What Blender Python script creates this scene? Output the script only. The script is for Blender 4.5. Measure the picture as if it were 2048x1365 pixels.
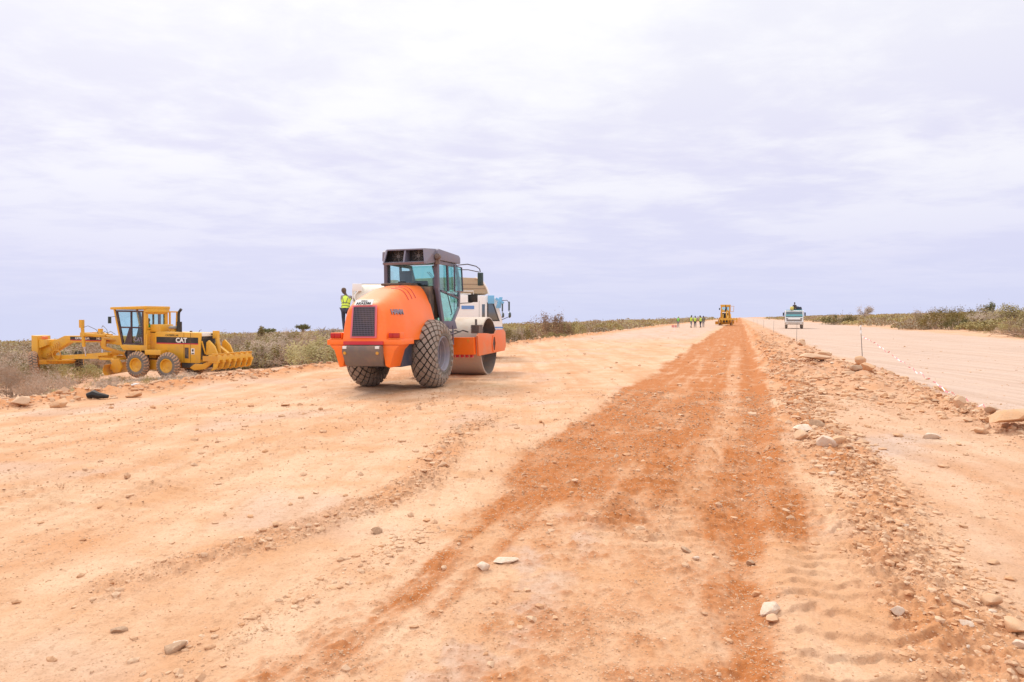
import bpy, bmesh, math, random
import numpy as np
from mathutils import Vector, Matrix
for _o in list(bpy.data.objects): bpy.data.objects.remove(_o)
C = bpy.context.scene.collection
R = math.radians
random.seed(7); rng = np.random.default_rng(7)

# ------------------------------------------------------------ camera, world, sun, exposure
EYE = 1.65
cam = bpy.data.cameras.new("camera"); camo = bpy.data.objects.new("camera", cam); C.objects.link(camo)
cam.lens = 24.0; cam.sensor_width = 36.0; cam.clip_start = .05; cam.clip_end = 9000
camo.location = (0, 0, EYE); camo.rotation_euler = (R(90) - math.atan(47.5/1365), 0, 0)
bpy.context.scene.camera = camo
SUN_EL, SUN_AZ = 46, 325          # azimuth clockwise from +Y (veiled sun ahead, to the left)
sc = bpy.context.scene
sc.view_settings.view_transform = 'Standard'; sc.view_settings.look = 'None'
sc.view_settings.exposure = 0.04; sc.view_settings.gamma = 1.0
sc.cycles.max_bounces = 6; sc.cycles.transparent_max_bounces = 12

def N(nt, typ, ins=None, **props):
    n = nt.nodes.new(typ)
    for k, v in props.items(): setattr(n, k, v)
    for k, v in (ins or {}).items():
        s = n.inputs[k]
        if isinstance(v, bpy.types.NodeSocket): nt.links.new(v, s)
        else: s.default_value = v
    return n
def mixc(nt, f, a, b, bt='MIX'):
    m = nt.nodes.new('ShaderNodeMix'); m.data_type = 'RGBA'; m.blend_type = bt
    for i, v in ((0, f), (6, a), (7, b)):
        if isinstance(v, bpy.types.NodeSocket): nt.links.new(v, m.inputs[i])
        elif i == 0: m.inputs[i].default_value = v
        else: m.inputs[i].default_value = tuple(v) + (1,) if len(v) == 3 else v
    return m.outputs[2]
def math_(nt, op, a, b=None, c=None, clamp=False):
    m = nt.nodes.new('ShaderNodeMath'); m.operation = op; m.use_clamp = clamp
    for i, v in enumerate((a, b, c)):
        if v is None: continue
        if isinstance(v, bpy.types.NodeSocket): nt.links.new(v, m.inputs[i])
        else: m.inputs[i].default_value = v
    return m.outputs[0]
def ramp(nt, fac, stops, interp='LINEAR'):
    r = nt.nodes.new('ShaderNodeValToRGB'); e = r.color_ramp.elements; r.color_ramp.interpolation = interp
    while len(e) < len(stops): e.new(.5)
    for i, (p, c) in enumerate(stops):
        e[i].position = p; e[i].color = (c, c, c, 1) if isinstance(c, (int, float)) else tuple(c) + (1,)
    nt.links.new(fac, r.inputs[0]); return r.outputs[0]
def sat(nt, fac, lo, hi):
    m = nt.nodes.new('ShaderNodeMapRange'); m.interpolation_type = 'SMOOTHSTEP'
    nt.links.new(fac, m.inputs[0]); m.inputs[1].default_value = lo; m.inputs[2].default_value = hi
    return m.outputs[0]

W = bpy.data.worlds.new("World"); sc.world = W; W.use_nodes = True
nt = W.node_tree; nt.nodes.clear()
sky = N(nt, 'ShaderNodeTexSky', sky_type='NISHITA', sun_disc=False, sun_elevation=R(SUN_EL), sun_rotation=R(SUN_AZ), dust_density=3.0)
tc = N(nt, 'ShaderNodeTexCoord'); sep = N(nt, 'ShaderNodeSeparateXYZ', {0: tc.outputs['Generated']})
zc = math_(nt, 'MAXIMUM', sep.outputs[2], 0.0)
den = math_(nt, 'ADD', zc, .09)
px = math_(nt, 'DIVIDE', sep.outputs[0], den); py = math_(nt, 'DIVIDE', sep.outputs[1], den)
pv = N(nt, 'ShaderNodeCombineXYZ', {0: px, 1: math_(nt, 'MULTIPLY', py, 1.25), 2: 0.0})
n1 = N(nt, 'ShaderNodeTexNoise', {'Vector': pv.outputs[0], 'Scale': .62, 'Detail': 8.0, 'Roughness': .57, 'Distortion': .3})
n2 = N(nt, 'ShaderNodeTexNoise', {'Vector': pv.outputs[0], 'Scale': 2.6, 'Detail': 7.0, 'Roughness': .6, 'Distortion': .3})
cl = math_(nt, 'ADD', math_(nt, 'MULTIPLY', n1.outputs[0], .72), math_(nt, 'MULTIPLY', n2.outputs[0], .28))
cm = sat(nt, cl, .42, .585)
# overcast sky: pale lavender at the horizon, brighter towards the zenith
thin = ramp(nt, zc, [(0, (.67, .70, .925)), (.10, (.72, .725, .93)), (.22, (.775, .765, .935)), (.34, (.87, .865, .965)), (.48, (.93, .93, 1.0)), (1, (1.7, 1.7, 1.75))])
thick = ramp(nt, zc, [(0, (.68, .71, .93)), (.08, (.77, .77, .95)), (.2, (.93, .925, .99)), (.40, (1.02, 1.02, 1.03)), (1, (1.9, 1.9, 1.9))])
cc = mixc(nt, cm, thin, thick)
cc10 = mixc(nt, 1.0, cc, (10, 10, 10), 'MULTIPLY')
allc = mixc(nt, .96, sky.outputs[0], cc10)
bg = N(nt, 'ShaderNodeBackground', {0: allc, 1: .1})
N(nt, 'ShaderNodeOutputWorld', {0: bg.outputs[0]})

sl = bpy.data.lights.new("sun", 'SUN'); sl.energy = 2.1; sl.angle = R(11); sl.color = (1, .95, .87)
so = bpy.data.objects.new("sun", sl); C.objects.link(so)
sd = Vector((math.sin(R(SUN_AZ))*math.cos(R(SUN_EL)), math.cos(R(SUN_AZ))*math.cos(R(SUN_EL)), math.sin(R(SUN_EL))))
so.rotation_euler = sd.to_track_quat('Z', 'Y').to_euler(); so.location = (0, -20, 60)

# ------------------------------------------------------------ materials
def newmat(name):
    m = bpy.data.materials.new(name); m.use_nodes = True; nt = m.node_tree; nt.nodes.clear()
    b = nt.nodes.new('ShaderNodeBsdfPrincipled'); o = nt.nodes.new('ShaderNodeOutputMaterial')
    nt.links.new(b.outputs[0], o.inputs[0]); return m, nt, b
DUST = (.48, .32, .19)
def paint(name, col, rough=.45, dust=.35, metal=0., dcol=DUST, scale=2.2, bump=0.0, coat=0., low=0.):
    m, nt, b = newmat(name)
    tc = N(nt, 'ShaderNodeTexCoord'); P = tc.outputs['Object']
    a = N(nt, 'ShaderNodeTexNoise', {'Vector': P, 'Scale': scale, 'Detail': 8., 'Roughness': .65})
    f = N(nt, 'ShaderNodeTexNoise', {'Vector': P, 'Scale': scale*9, 'Detail': 4., 'Roughness': .7})
    g = N(nt, 'ShaderNodeNewGeometry'); up = N(nt, 'ShaderNodeSeparateXYZ', {0: g.outputs['Normal']}).outputs[2]
    d = sat(nt, a.outputs[0], .42, .72)
    d = math_(nt, 'ADD', math_(nt, 'MULTIPLY', d, dust), math_(nt, 'MULTIPLY', sat(nt, up, .3, 1.), dust*.55))
    if low:
        z = N(nt, 'ShaderNodeSeparateXYZ', {0: P}).outputs[2]
        d = math_(nt, 'ADD', d, math_(nt, 'MULTIPLY', sat(nt, math_(nt, 'MULTIPLY', z, -1.), -1.3, -.2), low))
    d = math_(nt, 'MULTIPLY', d, math_(nt, 'ADD', .55, f.outputs[0]), clamp=True)
    c = mixc(nt, .18, col, f.outputs[1], 'OVERLAY')
    nt.links.new(mixc(nt, d, c, dcol), b.inputs['Base Color'])
    nt.links.new(math_(nt, 'ADD', rough, math_(nt, 'MULTIPLY', d, .4), clamp=True), b.inputs['Roughness'])
    b.inputs['Metallic'].default_value = metal
    if coat: b.inputs['Coat Weight'].default_value = coat; b.inputs['Coat Roughness'].default_value = .15
    if bump:
        bp = N(nt, 'ShaderNodeBump', {'Strength': bump, 'Distance': .01, 'Height': f.outputs[0]})
        nt.links.new(bp.outputs[0], b.inputs['Normal'])
    return m
def glassmat(name, col, refl=.12):
    m = bpy.data.materials.new(name); m.use_nodes = True; nt = m.node_tree; nt.nodes.clear()
    t = N(nt, 'ShaderNodeBsdfTransparent', {0: tuple(col)+(1,)}); gl = N(nt, 'ShaderNodeBsdfGlossy', {0: (.9, 1, 1, 1), 1: .05})
    fr = N(nt, 'ShaderNodeLayerWeight', {0: .5}); mx = N(nt, 'ShaderNodeMixShader')
    nt.links.new(math_(nt, 'ADD', math_(nt, 'MULTIPLY', math_(nt, 'POWER', fr.outputs[1], 4.), .5), refl*.4, clamp=True), mx.inputs[0])
    nt.links.new(t.outputs[0], mx.inputs[1]); nt.links.new(gl.outputs[0], mx.inputs[2])
    N(nt, 'ShaderNodeOutputMaterial', {0: mx.outputs[0]}); return m
M = dict(
    orange=paint('orange paint', (1.0, .185, .012), .42, .12, coat=.08, dcol=(.75, .42, .24)),
    orange_worn=paint('worn orange paint', (.84, .19, .05), .5, .42, dcol=(.62, .36, .25)),
    red=paint('red paint', (.62, .03, .05), .4, .1),
    pink=paint('faded pink stripe', (.75, .16, .22), .5, .2),
    grey=paint('grey violet paint', (.125, .115, .165), .5, .10),
    grey_l=paint('light grey paint', (.21, .20, .26), .5, .14),
    navy=paint('dark navy paint', (.045, .055, .09), .45, .18),
    black=paint('black plastic', (.025, .024, .026), .55, .12),
    dark=paint('dark engine metal', (.05, .045, .045), .7, .35),
    iron=paint('dusty iron', (.17, .135, .12), .6, .55, dcol=(.33, .21, .14), bump=.4),
    steel=paint('dusty drum steel', (.55, .47, .40), .55, .55, metal=.15, dcol=(.60, .45, .33)),
    steel_in=paint('dull grey steel', (.22, .20, .19), .6, .4),
    rim=paint('grey violet rim', (.27, .26, .32), .45, .35),
    rubber=paint('dusty black rubber', (.16, .14, .12), .88, .55, dcol=(.36, .29, .23), bump=.3),
    lug=paint('dusty tyre lug', (.31, .255, .215), .9, .3, dcol=(.36, .26, .19), scale=5),
    groove=paint('dark tyre groove', (.028, .024, .022), .9, .06),
    lug_o=paint('ochre dusted tyre lug', (.52, .31, .19), .9, .5, dcol=(.60, .33, .18)),
    yellow=paint('yellow machine paint', (.78, .41, .03), .46, .42, coat=.15, dcol=(.52, .31, .12)),
    yellow_d=paint('dusty yellow paint', (.70, .33, .02), .6, .55, dcol=(.50, .28, .13)),
    maroon=paint('dark maroon frame', (.055, .028, .035), .5, .2),
    chrome=paint('hydraulic rod', (.7, .7, .72), .2, .05, metal=.9),
    white=paint('white truck paint', (.88, .87, .85), .4, .10, dcol=(.62, .50, .38), coat=.15),
    whitep=paint('white plate', (.85, .85, .83), .5, .08),
    blue=paint('blue stripe', (.10, .28, .66), .4, .15),
    lblue=paint('light blue plastic', (.18, .50, .80), .4, .1),
    tank=paint('cream tank paint', (.78, .72, .62), .55, .25, dcol=(.50, .38, .25), scale=1.2),
    canvas=paint('tan tank paint', (.46, .36, .24), .7, .35),
    tail=paint('red lamp lens', (.5, .01, .008), .2, .1),
    lens=paint('headlamp glass', (.7, .7, .68), .15, .1),
    letter=paint('white lettering', (.88, .87, .84), .5, .05),
    letter_g=paint('grey lettering', (.28, .24, .30), .5, .05),
    letter_k=paint('black lettering', (.03, .03, .03), .5, .05),
    ink=paint('dark lettering', (.12, .08, .02), .5, .05),
    turq=paint('turquoise paint', (.12, .55, .62), .45, .2),
    cloth_dk=paint('dark trousers cloth', (.035, .045, .08), .9, .12),
    cloth_br=paint('brown cloth', (.12, .08, .06), .9, .2),
    cloth_gr=paint('grey cloth', (.28, .26, .27), .9, .2),
    vest=paint('fluorescent yellow vest', (.72, .95, .10), .7, .04, dcol=(.6, .6, .2)),
    vest_g=paint('fluorescent green vest', (.30, .80, .12), .7, .05),
    vest_t=paint('vest dark tape', (.14, .16, .12), .6, .1),
    skin=paint('dark brown skin', (.085, .045, .03), .6, .03),
    hair=paint('black hair', (.012, .011, .012), .8, .03),
    seatc=paint('brown seat cover', (.16, .085, .05), .8, .3),
    post=paint('dark painted stake', (.10, .10, .11), .6, .2),
    rubbish=paint('black scrap rubber', (.015, .015, .017), .7, .1),
    glass=glassmat('teal tinted glass', (.58, .86, .83)),
    glass_c=glassmat('clear cab glass', (.86, .955, .955)),
    glass_d=glassmat('dark windscreen glass', (.10, .14, .17), .5),
    mirrorg=paint('dark mirror glass', (.06, .09, .09), .12, .05),
)

# ------------------------------------------------------------ mesh helpers
def tag(o, label=None, cat=None, group=None, kind=None):
    if label: o['label'] = label
    if cat: o['category'] = cat
    if group: o['group'] = group
    if kind: o['kind'] = kind
    return o
def thing(name, label, cat, loc=(0, 0, 0), rz=0., group=None, rot=None):
    o = bpy.data.objects.new(name, None); C.objects.link(o); o.empty_display_size = .3
    o.location = loc; o.rotation_euler = rot if rot else (0, 0, rz)
    return tag(o, label, cat, group)
def copy_tree(o, parent=None):
    c = o.copy(); C.objects.link(c); c.parent = parent
    for ch in list(o.children): copy_tree(ch, c)
    return c
def link(name, me, parent=None, loc=None, rot=None):
    o = bpy.data.objects.new(name, me); C.objects.link(o)
    if parent: o.parent = parent
    if loc: o.location = loc
    if rot: o.rotation_euler = rot
    return o
class MB:
    def __init__(s): s.v = []; s.f = []; s.m = []; s.xf = None
    def add(s, v, f, mi=0):
        b = len(s.v)
        for p in v:
            p = Vector(p); s.v.append(tuple(s.xf @ p) if s.xf else tuple(p))
        for q in f: s.f.append(tuple(b+i for i in q)); s.m.append(mi)
        return s
    def hexa(s, p, mi=0): return s.add(p, [(0, 3, 2, 1), (4, 5, 6, 7), (0, 1, 5, 4), (1, 2, 6, 5), (2, 3, 7, 6), (3, 0, 4, 7)], mi)
    def box(s, x0, x1, y0, y1, z0, z1, mi=0):
        return s.hexa([(x0, y0, z0), (x1, y0, z0), (x1, y1, z0), (x0, y1, z0), (x0, y0, z1), (x1, y0, z1), (x1, y1, z1), (x0, y1, z1)], mi)
    def prism(s, pts, ax, a, b, mi=0):
        n = len(pts)
        def mk(p, h): return {'y': (p[0], h, p[1]), 'x': (h, p[0], p[1]), 'z': (p[0], p[1], h)}[ax]
        v = [mk(p, a) for p in pts] + [mk(p, b) for p in pts]
        return s.add(v, [tuple(range(n)), tuple(range(2*n-1, n-1, -1))] + [(i, (i+1) % n, n+(i+1) % n, n+i) for i in range(n)], mi)
    def frame(s, ax_pts, ax, a, b, w, mi=0):      # ring of a polygon: outline minus its inset
        c = Vector((sum(p[0] for p in ax_pts)/len(ax_pts), sum(p[1] for p in ax_pts)/len(ax_pts))); n = len(ax_pts)
        o = [Vector(p) for p in ax_pts]; ins = []
        for i in range(n):
            p0, p1, p2 = o[i-1], o[i], o[(i+1) % n]
            e1 = (p1-p0).normalized(); e2 = (p2-p1).normalized()
            n1 = Vector((-e1.y, e1.x)); n2 = Vector((-e2.y, e2.x))
            if n1.dot(c-p1) < 0: n1 = -n1
            if n2.dot(c-p1) < 0: n2 = -n2
            k = (n1+n2).normalized(); ins.append(p1 + k*(w/max(.35, k.dot(n1))))
        for i in range(n):
            j = (i+1) % n
            s.prism([tuple(o[i]), tuple(o[j]), tuple(ins[j]), tuple(ins[i])], ax, a, b, mi)
        return s
    def beam(s, p0, p1, w, h, mi=0, up=(0, 0, 1)):
        p0, p1 = Vector(p0), Vector(p1); d = (p1-p0).normalized(); u = Vector(up)
        if abs(d.dot(u)) > .98: u = Vector((1, 0, 0))
        r = d.cross(u).normalized(); u = r.cross(d)
        q = [p + r*a*w/2 + u*b*h/2 for p in (p0, p1) for a, b in ((-1, -1), (1, -1), (1, 1), (-1, 1))]
        return s.add(q, [(0, 1, 2, 3), (7, 6, 5, 4), (0, 4, 5, 1), (1, 5, 6, 2), (2, 6, 7, 3), (3, 7, 4, 0)], mi)
    def cyl(s, p0, p1, r0, r1=None, n=14, mi=0, caps=True):
        r1 = r0 if r1 is None else r1; p0, p1 = Vector(p0), Vector(p1); d = (p1-p0).normalized()
        a = d.orthogonal().normalized(); b = d.cross(a); v = []
        for p, r in ((p0, r0), (p1, r1)):
            for i in range(n): t = 2*math.pi*i/n; v.append(p + a*r*math.cos(t) + b*r*math.sin(t))
        f = [(i, (i+1) % n, n+(i+1) % n, n+i) for i in range(n)]
        if caps: f += [tuple(range(n-1, -1, -1)), tuple(range(n, 2*n))]
        return s.add(v, f, mi)
    def tube(s, pts, r, n=6, mi=0):
        pts = [Vector(p) for p in pts]; v = []; k = len(pts); a = None
        for i, p in enumerate(pts):
            d = (pts[min(i+1, k-1)] - pts[max(i-1, 0)]).normalized()
            a = d.orthogonal().normalized() if a is None else (a - d*a.dot(d)).normalized()
            b = d.cross(a); rr = r[i] if isinstance(r, (list, tuple)) else r
            for j in range(n): t = 2*math.pi*j/n; v.append(p + a*rr*math.cos(t) + b*rr*math.sin(t))
        f = [(i*n+j, i*n+(j+1) % n, (i+1)*n+(j+1) % n, (i+1)*n+j) for i in range(k-1) for j in range(n)]
        return s.add(v, f + [tuple(range(n-1, -1, -1)), tuple(range((k-1)*n, k*n))], mi)
    def lathe(s, prof, c=(0, 0, 0), ax='y', n=32, mi=0, close=False):
        v = []; c = Vector(c)
        for r, h in prof:
            for i in range(n):
                t = 2*math.pi*i/n; a, b = r*math.cos(t), r*math.sin(t)
                v.append(c + Vector({'y': (a, h, b), 'x': (h, a, b), 'z': (a, b, h)}[ax]))
        k = len(prof); f = []
        for q in range(k if close else k-1):
            w = (q+1) % k
            for i in range(n): f.append((q*n+i, q*n+(i+1) % n, w*n+(i+1) % n, w*n+i))
        return s.add(v, f, mi)
    def build(s, name, mat, parent=None, bevel=0., ang=35, recalc=True):
        me = bpy.data.meshes.new(name); me.from_pydata(s.v, [], s.f)
        mats = mat if isinstance(mat, (list, tuple)) else [mat]
        for m in mats: me.materials.append(M[m] if isinstance(m, str) else m)
        me.polygons.foreach_set('material_index', s.m)
        bm = bmesh.new(); bm.from_mesh(me)
        if recalc: bmesh.ops.recalc_face_normals(bm, faces=bm.faces)
        if bevel:
            es = [e for e in bm.edges if len(e.link_faces) == 2 and e.calc_face_angle(0) > R(40)]
            bmesh.ops.bevel(bm, geom=es, offset=bevel, segments=2, affect='EDGES', profile=.6, clamp_overlap=True)
        bm.to_mesh(me); bm.free()
        me.polygons.foreach_set('use_smooth', [True]*len(me.polygons)); me.set_sharp_from_angle(angle=R(ang))
        return link(name, me, parent)
def textmesh(name, body, size, mat, parent, loc, rot, ext=.004, bold=.012, align='CENTER', mtx=None):
    cu = bpy.data.curves.new(name, 'FONT'); cu.body = body; cu.size = size; cu.extrude = ext; cu.offset = bold*size
    cu.align_x = align; cu.align_y = 'CENTER'; cu.resolution_u = 3
    tmp = bpy.data.objects.new(name+'_tmp', cu); C.objects.link(tmp)
    me = bpy.data.meshes.new_from_object(tmp.evaluated_get(bpy.context.evaluated_depsgraph_get()))
    bpy.data.objects.remove(tmp); me.materials.clear(); me.materials.append(M[mat])
    o = link(name, me, parent, loc, rot)
    if mtx: o.matrix_local = mtx
    return o
def skinmesh(pts, edges, mat, sub=1):
    """pts: {name:(co, r)}, root first"""
    names = list(pts); ix = {n: i for i, n in enumerate(names)}
    me = bpy.data.meshes.new('tmp'); me.from_pydata([pts[n][0] for n in names], [(ix[a], ix[b]) for a, b in edges], [])
    o = bpy.data.objects.new('tmp', me); C.objects.link(o)
    o.modifiers.new('s', 'SKIN'); md = o.modifiers.new('u', 'SUBSURF'); md.levels = sub; md.render_levels = sub
    for i, n in enumerate(names):
        r = pts[n][1]; sv = me.skin_vertices[0].data[i]; sv.radius = (r, r) if not isinstance(r, tuple) else r; sv.use_root = (i == 0)
    out = bpy.data.meshes.new_from_object(o.evaluated_get(bpy.context.evaluated_depsgraph_get()))
    bpy.data.objects.remove(o); out.materials.clear(); out.materials.append(M[mat])
    out.polygons.foreach_set('use_smooth', [True]*len(out.polygons)); return out

# ------------------------------------------------------------ terrain functions (s along the road, t across it)
_perm = rng.permutation(1024).astype(np.int64); _ang = rng.random(1024)*2*np.pi
def perlin(x, y):
    xi = np.floor(x).astype(np.int64); yi = np.floor(y).astype(np.int64); xf = x-xi; yf = y-yi
    u = xf*xf*xf*(xf*(xf*6-15)+10); v = yf*yf*yf*(yf*(yf*6-15)+10)
    def g(a, b, dx, dy):
        h = _ang[_perm[(_perm[a & 1023] + b) & 1023]]; return np.cos(h)*dx + np.sin(h)*dy
    n00 = g(xi, yi, xf, yf); n10 = g(xi+1, yi, xf-1, yf); n01 = g(xi, yi+1, xf, yf-1); n11 = g(xi+1, yi+1, xf-1, yf-1)
    a = n00+u*(n10-n00); b = n01+u*(n11-n01); return (a+v*(b-a))*1.5
def fbm(x, y, o=4, g=.5):
    r = 0; a = 1.; t = 0
    for i in range(o): r = r+a*perlin(x*2**i+17*i, y*2**i+31*i); t += a; a *= g
    return r/t
def ss(x, a, b): q = np.clip((x-a)/(b-a), 0, 1); return q*q*(3-2*q)
def band(t, a, b, w): return ss(t, a-w, a+w)*(1-ss(t, b-w, b+w))
DX, DY = .3168, .9485
def st(x, y): return x*DX+y*DY, x*DY-y*DX
def xy(s, t): return s*DX+t*DY, s*DY-t*DX
def base_height(s, t):
    z = .0013*np.clip(s-30, 0, 170)
    z = z - .010*np.clip(-t-3, 0, 10.3)
    z = z - .103*np.clip(-t-13.9, 0, 14.1) - .0365*np.clip(-t-28, 0, 5000)
    z = z + .030*np.clip(t-18, 0, 50) + .012*np.clip(t-68, 0, 3000)
    return z
def ground(x, y):
    """height and masks (dug, pale, berm, rubble)"""
    s, t = st(x, y)
    z = base_height(s, t)
    wl = fbm(s*.22, t*.22+9, 3)*.35; wh = fbm(s*.9, t*.9, 3)*.12
    tw = t + wl + wh
    n1 = fbm(x*.35, y*.35, 4); n2 = fbm(x*1.7+5, y*1.7, 4); n3 = fbm(x*6, y*6+3, 3); n4 = fbm(x*17, y*17, 2)
    off = np.clip(ss(-t, 15, 30)+ss(t, 17.5, 24), 0, 1)
    z = z + off*(n1*.22 + fbm(x*.05, y*.05, 3)*.9*ss(np.abs(t), 22, 70)) + .012*n1*(1-off)
    z = z + off*n2*.05
    # left windrow
    far = ss(s, 24, 38)
    bl = band(t + wh*1.5, -14.1, -13.2, .33)
    fd_ = 1-ss(np.hypot(x, y), 9, 20); lump = np.clip(.5+1.5*n2+(1.3*n3+.5*n4)*(.2+.8*fd_), 0, 2.2)
    z = z + bl*(.06+.12*lump)*(1+.5*far)
    # right rubble ridge
    br = band(tw - .12*np.sin(s*.9), .92, 1.42, .22)
    br2 = band(tw, 1.0, 3.4, .45)*ss(s, 11, 19)*(1-.35*ss(s, 70, 110))
    z = z + br*(.03+.06*lump*(.6+.6*ss(s, 8, 16))) + br2*(.07+.20*np.clip(.5+n1*1.2+n2*.8, 0, 1.6))
    # ridge beside the second carriageway
    b3 = band(tw, 3.5, 4.15, .3)*ss(s, 10.2, 12.5)*(1-ss(s, 24, 27))
    z = z + b3*.11*lump
    pile = np.exp(-(((x-6.9)/.9)**2+((y-6.2)/.5)**2))
    z = z + pile*.06*(1+n3)
    # dug strip
    edge = .55*(1-ss(s, 3, 8)); tc_ = .02+.34*ss(s, 4, 14)
    dug = band(tw, -2.5+edge, .62, .14)*(.12+.88*ss(s + 1.6*n1 + 1.3*wl*2, 4.7, 6.0))*(.55+.45*ss(s, 2, 4))*(1-(1-ss(s, 4.5, 6))*ss(t, -.25, .1))
    strk = fbm(s*.22+11, t*4.5, 4)
    te = t + .25*wh + .15*wl
    fore = (1-ss(s, 5.2, 7))*np.clip(band(te, -2.12, -1.55, .12)*np.clip(.50+1.3*strk+.9*n2, 0, 1) + band(te, -1.5, .1, .2)*(.20+.26*ss(fbm(x*.8+3, y*.8+1, 4)+.2*n2, .0, .28)), 0, 1)
    strip_r = np.exp(-np.abs((t+wh*.6-tc_)/.17)**3)*ss(s, 2.6, 3.4)*(1-ss(s, 90, 95))*(.55+.45*ss(n2, -.3, .1))
    z = z - .035*np.exp(-((t-tc_)/.14)**2)*ss(s, 2.6, 3.4) + .02*np.exp(-((t-tc_-.26)/.12)**2) - dug*.025 + dug*.018*n3 + .03*band(tw, -2.75, -2.45, .14)*ss(s, 9, 30)*lump*(1+2.2*ss(s, 28, 45))
    dugm = np.clip(dug*(.92+.4*n2+.5*strk) + .8*fore + strip_r*(.75+n2*.9) + .42*band(tw, .55, 1.35, .2)*ss(s, 6.8, 9)*(.8+n2+strk), 0, 1)
    light = np.exp(-np.abs((t+wh*.6-tc_+.52)/.21)**3)*ss(s, 3, 6) + .55*band(tw, -1.5, -1.15, .12)*ss(s, 11, 14)*(1-ss(s, 40, 50))
    dugm = dugm*(1-.62*np.clip(light, 0, 1)*(1-ss(s, 30, 50))*np.clip(.8+1.2*n2+strk, 0, 1.2))
    nearm = 1-ss(np.hypot(x, y), 18, 40)
    dugm = np.clip(dugm*(1+.5*strk), 0, 1); dm_ = dugm + (dugm > .02)*nearm*(.22*n2+.42*n3+.38*n4)*(1-.6*np.clip(dugm*1.6-.6, 0, 1)); dugm = np.clip(.25*dugm+.75*ss(dm_, .08, .92), 0, 1)
    # ripples and treads
    ph = s/.215 + 1.5*fbm(s*.8+3, t*1.9, 4) + .35*np.sin(t*3.0)
    fr_ = ph-np.floor(ph); w = ss(fr_, 0, .16)*(1-.95*np.clip((fr_-.16)/.84, 0, 1)**.8)
    z = z + band(t, .26, 1.0, .10)*(1-ss(s, 7.5, 11))*.030*(w-.4)*np.clip(.95+n1*.7, .3, 1.3)
    ph2 = s/.155 + 1.0*fbm(s*1.1, t*2+8, 3)
    fr2 = ph2-np.floor(ph2); w2 = ss(fr2, 0, .25)*(1-.95*np.clip((fr2-.25)/.75, 0, 1))
    z = z + (band(t, -1.15, -.05, .12)*(1-ss(s, 26, 34))*ss(s, 4, 5.5) + .9*band(t, -3.2, -2.45, .12)*ss(s, 5, 6)*(1-ss(s, 13, 18))
             + .85*band(t + wl, -6.9, -4.9, .25)*ss(s, 3, 5)*(1-ss(s, 16, 20)) + .6*band(t + wl, -10.6, -8.9, .25)*ss(s, 3, 5)*(1-ss(s, 18, 24)) + .5*band(t, .95, 1.0, .3)*0)*.046*(w2-.5)*(.45+np.clip(n2*1.6, -.4, .6)+.2)
    # gravelly windrow left of centre
    g1 = band(t + wl*1.4 + .25*np.sin(s*.8), -3.72, -3.32, .13)*ss(s, 2.6, 3.6)*(1-ss(s, 9.5, 11.5))
    g2 = band(t + wl, -2.55, -2.3, .09)*(1-ss(s, 4.2, 5.2))
    z = z + g1*(.012+.022*np.clip(n3*1.5+.5, 0, 1.5)) + g2*.01
    g3 = ss(fbm(s*.2+40, t*1.15, 4), .14, .34)*(1-off)*(.5+.5*ss(n2, -.1, .3))
    z = z + g3*.010*np.clip(n3+.4, 0, 2)
    # shallow wheel ruts on the compacted lane
    for c_, w_, a_ in ((-5.0, .35, .012), (-7.6, .4, .010), (-9.9, .35, .012), (-11.4, .4, .01)):
        z = z - a_*np.exp(-((t-c_+wl*.8)/w_)**2)
    rough = np.clip(dugm*.9+br+br2+b3+bl+g1, 0, 1)
    near = 1-ss(np.hypot(x, y), 25, 60)
    z = z + near*(n3*.010*(.35+.65*fd_) + n4*.0070*fd_)*(1+2.4*rough) + rough*.012*n2
    palefore = (1-ss(s, 5.0, 6.4))*band(te, -1.55, -1.0, .15)*ss(fbm(x*2.2+9, y*2.2, 4)+.3*strk, -.02, .22)
    pale = np.clip(.6*palefore + band(t, 4.0+wl*.8, 18.6, .5)*.95 + band(tw, -12.6, -3.2, .8)*ss(s, 42, 60)*.75 + ss(-t, 14.0, 14.8)*(1-ss(-t+1.5*wl, 18., 23))*1.0
                   + .5*ss(n1, .12, .4)*(1-off)*(1-dugm) + band(tw, 1.5, 4.2, .25)*.25*(1+n1)
                   + .8*np.exp(-((tw-1.15)/.1)**2)*band(s, 15, 27, 1.) + .75*fore*0 + .35*off, 0, 1)
    berm = np.clip(bl*1.25 + .55*br + .55*br2 + .5*b3 + .35*g1 + off*.3*(1+n1*1.6) + .30*pile + .42*g3*(t < 4), 0, 1)
    return z, dugm, pale, berm, np.clip(rough+.5*g3, 0, 1), g1+g2
def gz(x, y): return float(ground(np.array([float(x)]), np.array([float(y)]))[0][0])

# ------------------------------------------------------------ ground sheets
a1 = np.linspace(-46, 46, 1250); a0 = np.concatenate([np.linspace(-180, -48, 44), a1, np.linspace(48, 178, 43)])
zpx = np.linspace(1150, 24, 620)                 # rows by 1/distance
r1 = 1.65*1365/zpx*1.0
rr = np.concatenate([[.02, .5, 1.0], r1[r1 > 1.35], np.geomspace(97, 4200, 75)])
A, Q = np.meshgrid(np.radians(a0), rr); X = Q*np.sin(A); Y = Q*np.cos(A)
Z, DUG, PALE, BERM, ROUGH, _g = ground(X.ravel(), Y.ravel())
nr, na = X.shape
idx = np.arange(nr*na).reshape(nr, na)
nxt = np.roll(idx, -1, axis=1)
F4 = np.stack([idx[:-1], nxt[:-1], nxt[1:], idx[1:]], -1).reshape(-1, 4)
S_, T_ = st(X.ravel(), Y.ravel())
tf = T_[F4].mean(1); sf = S_[F4].mean(1)
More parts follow.
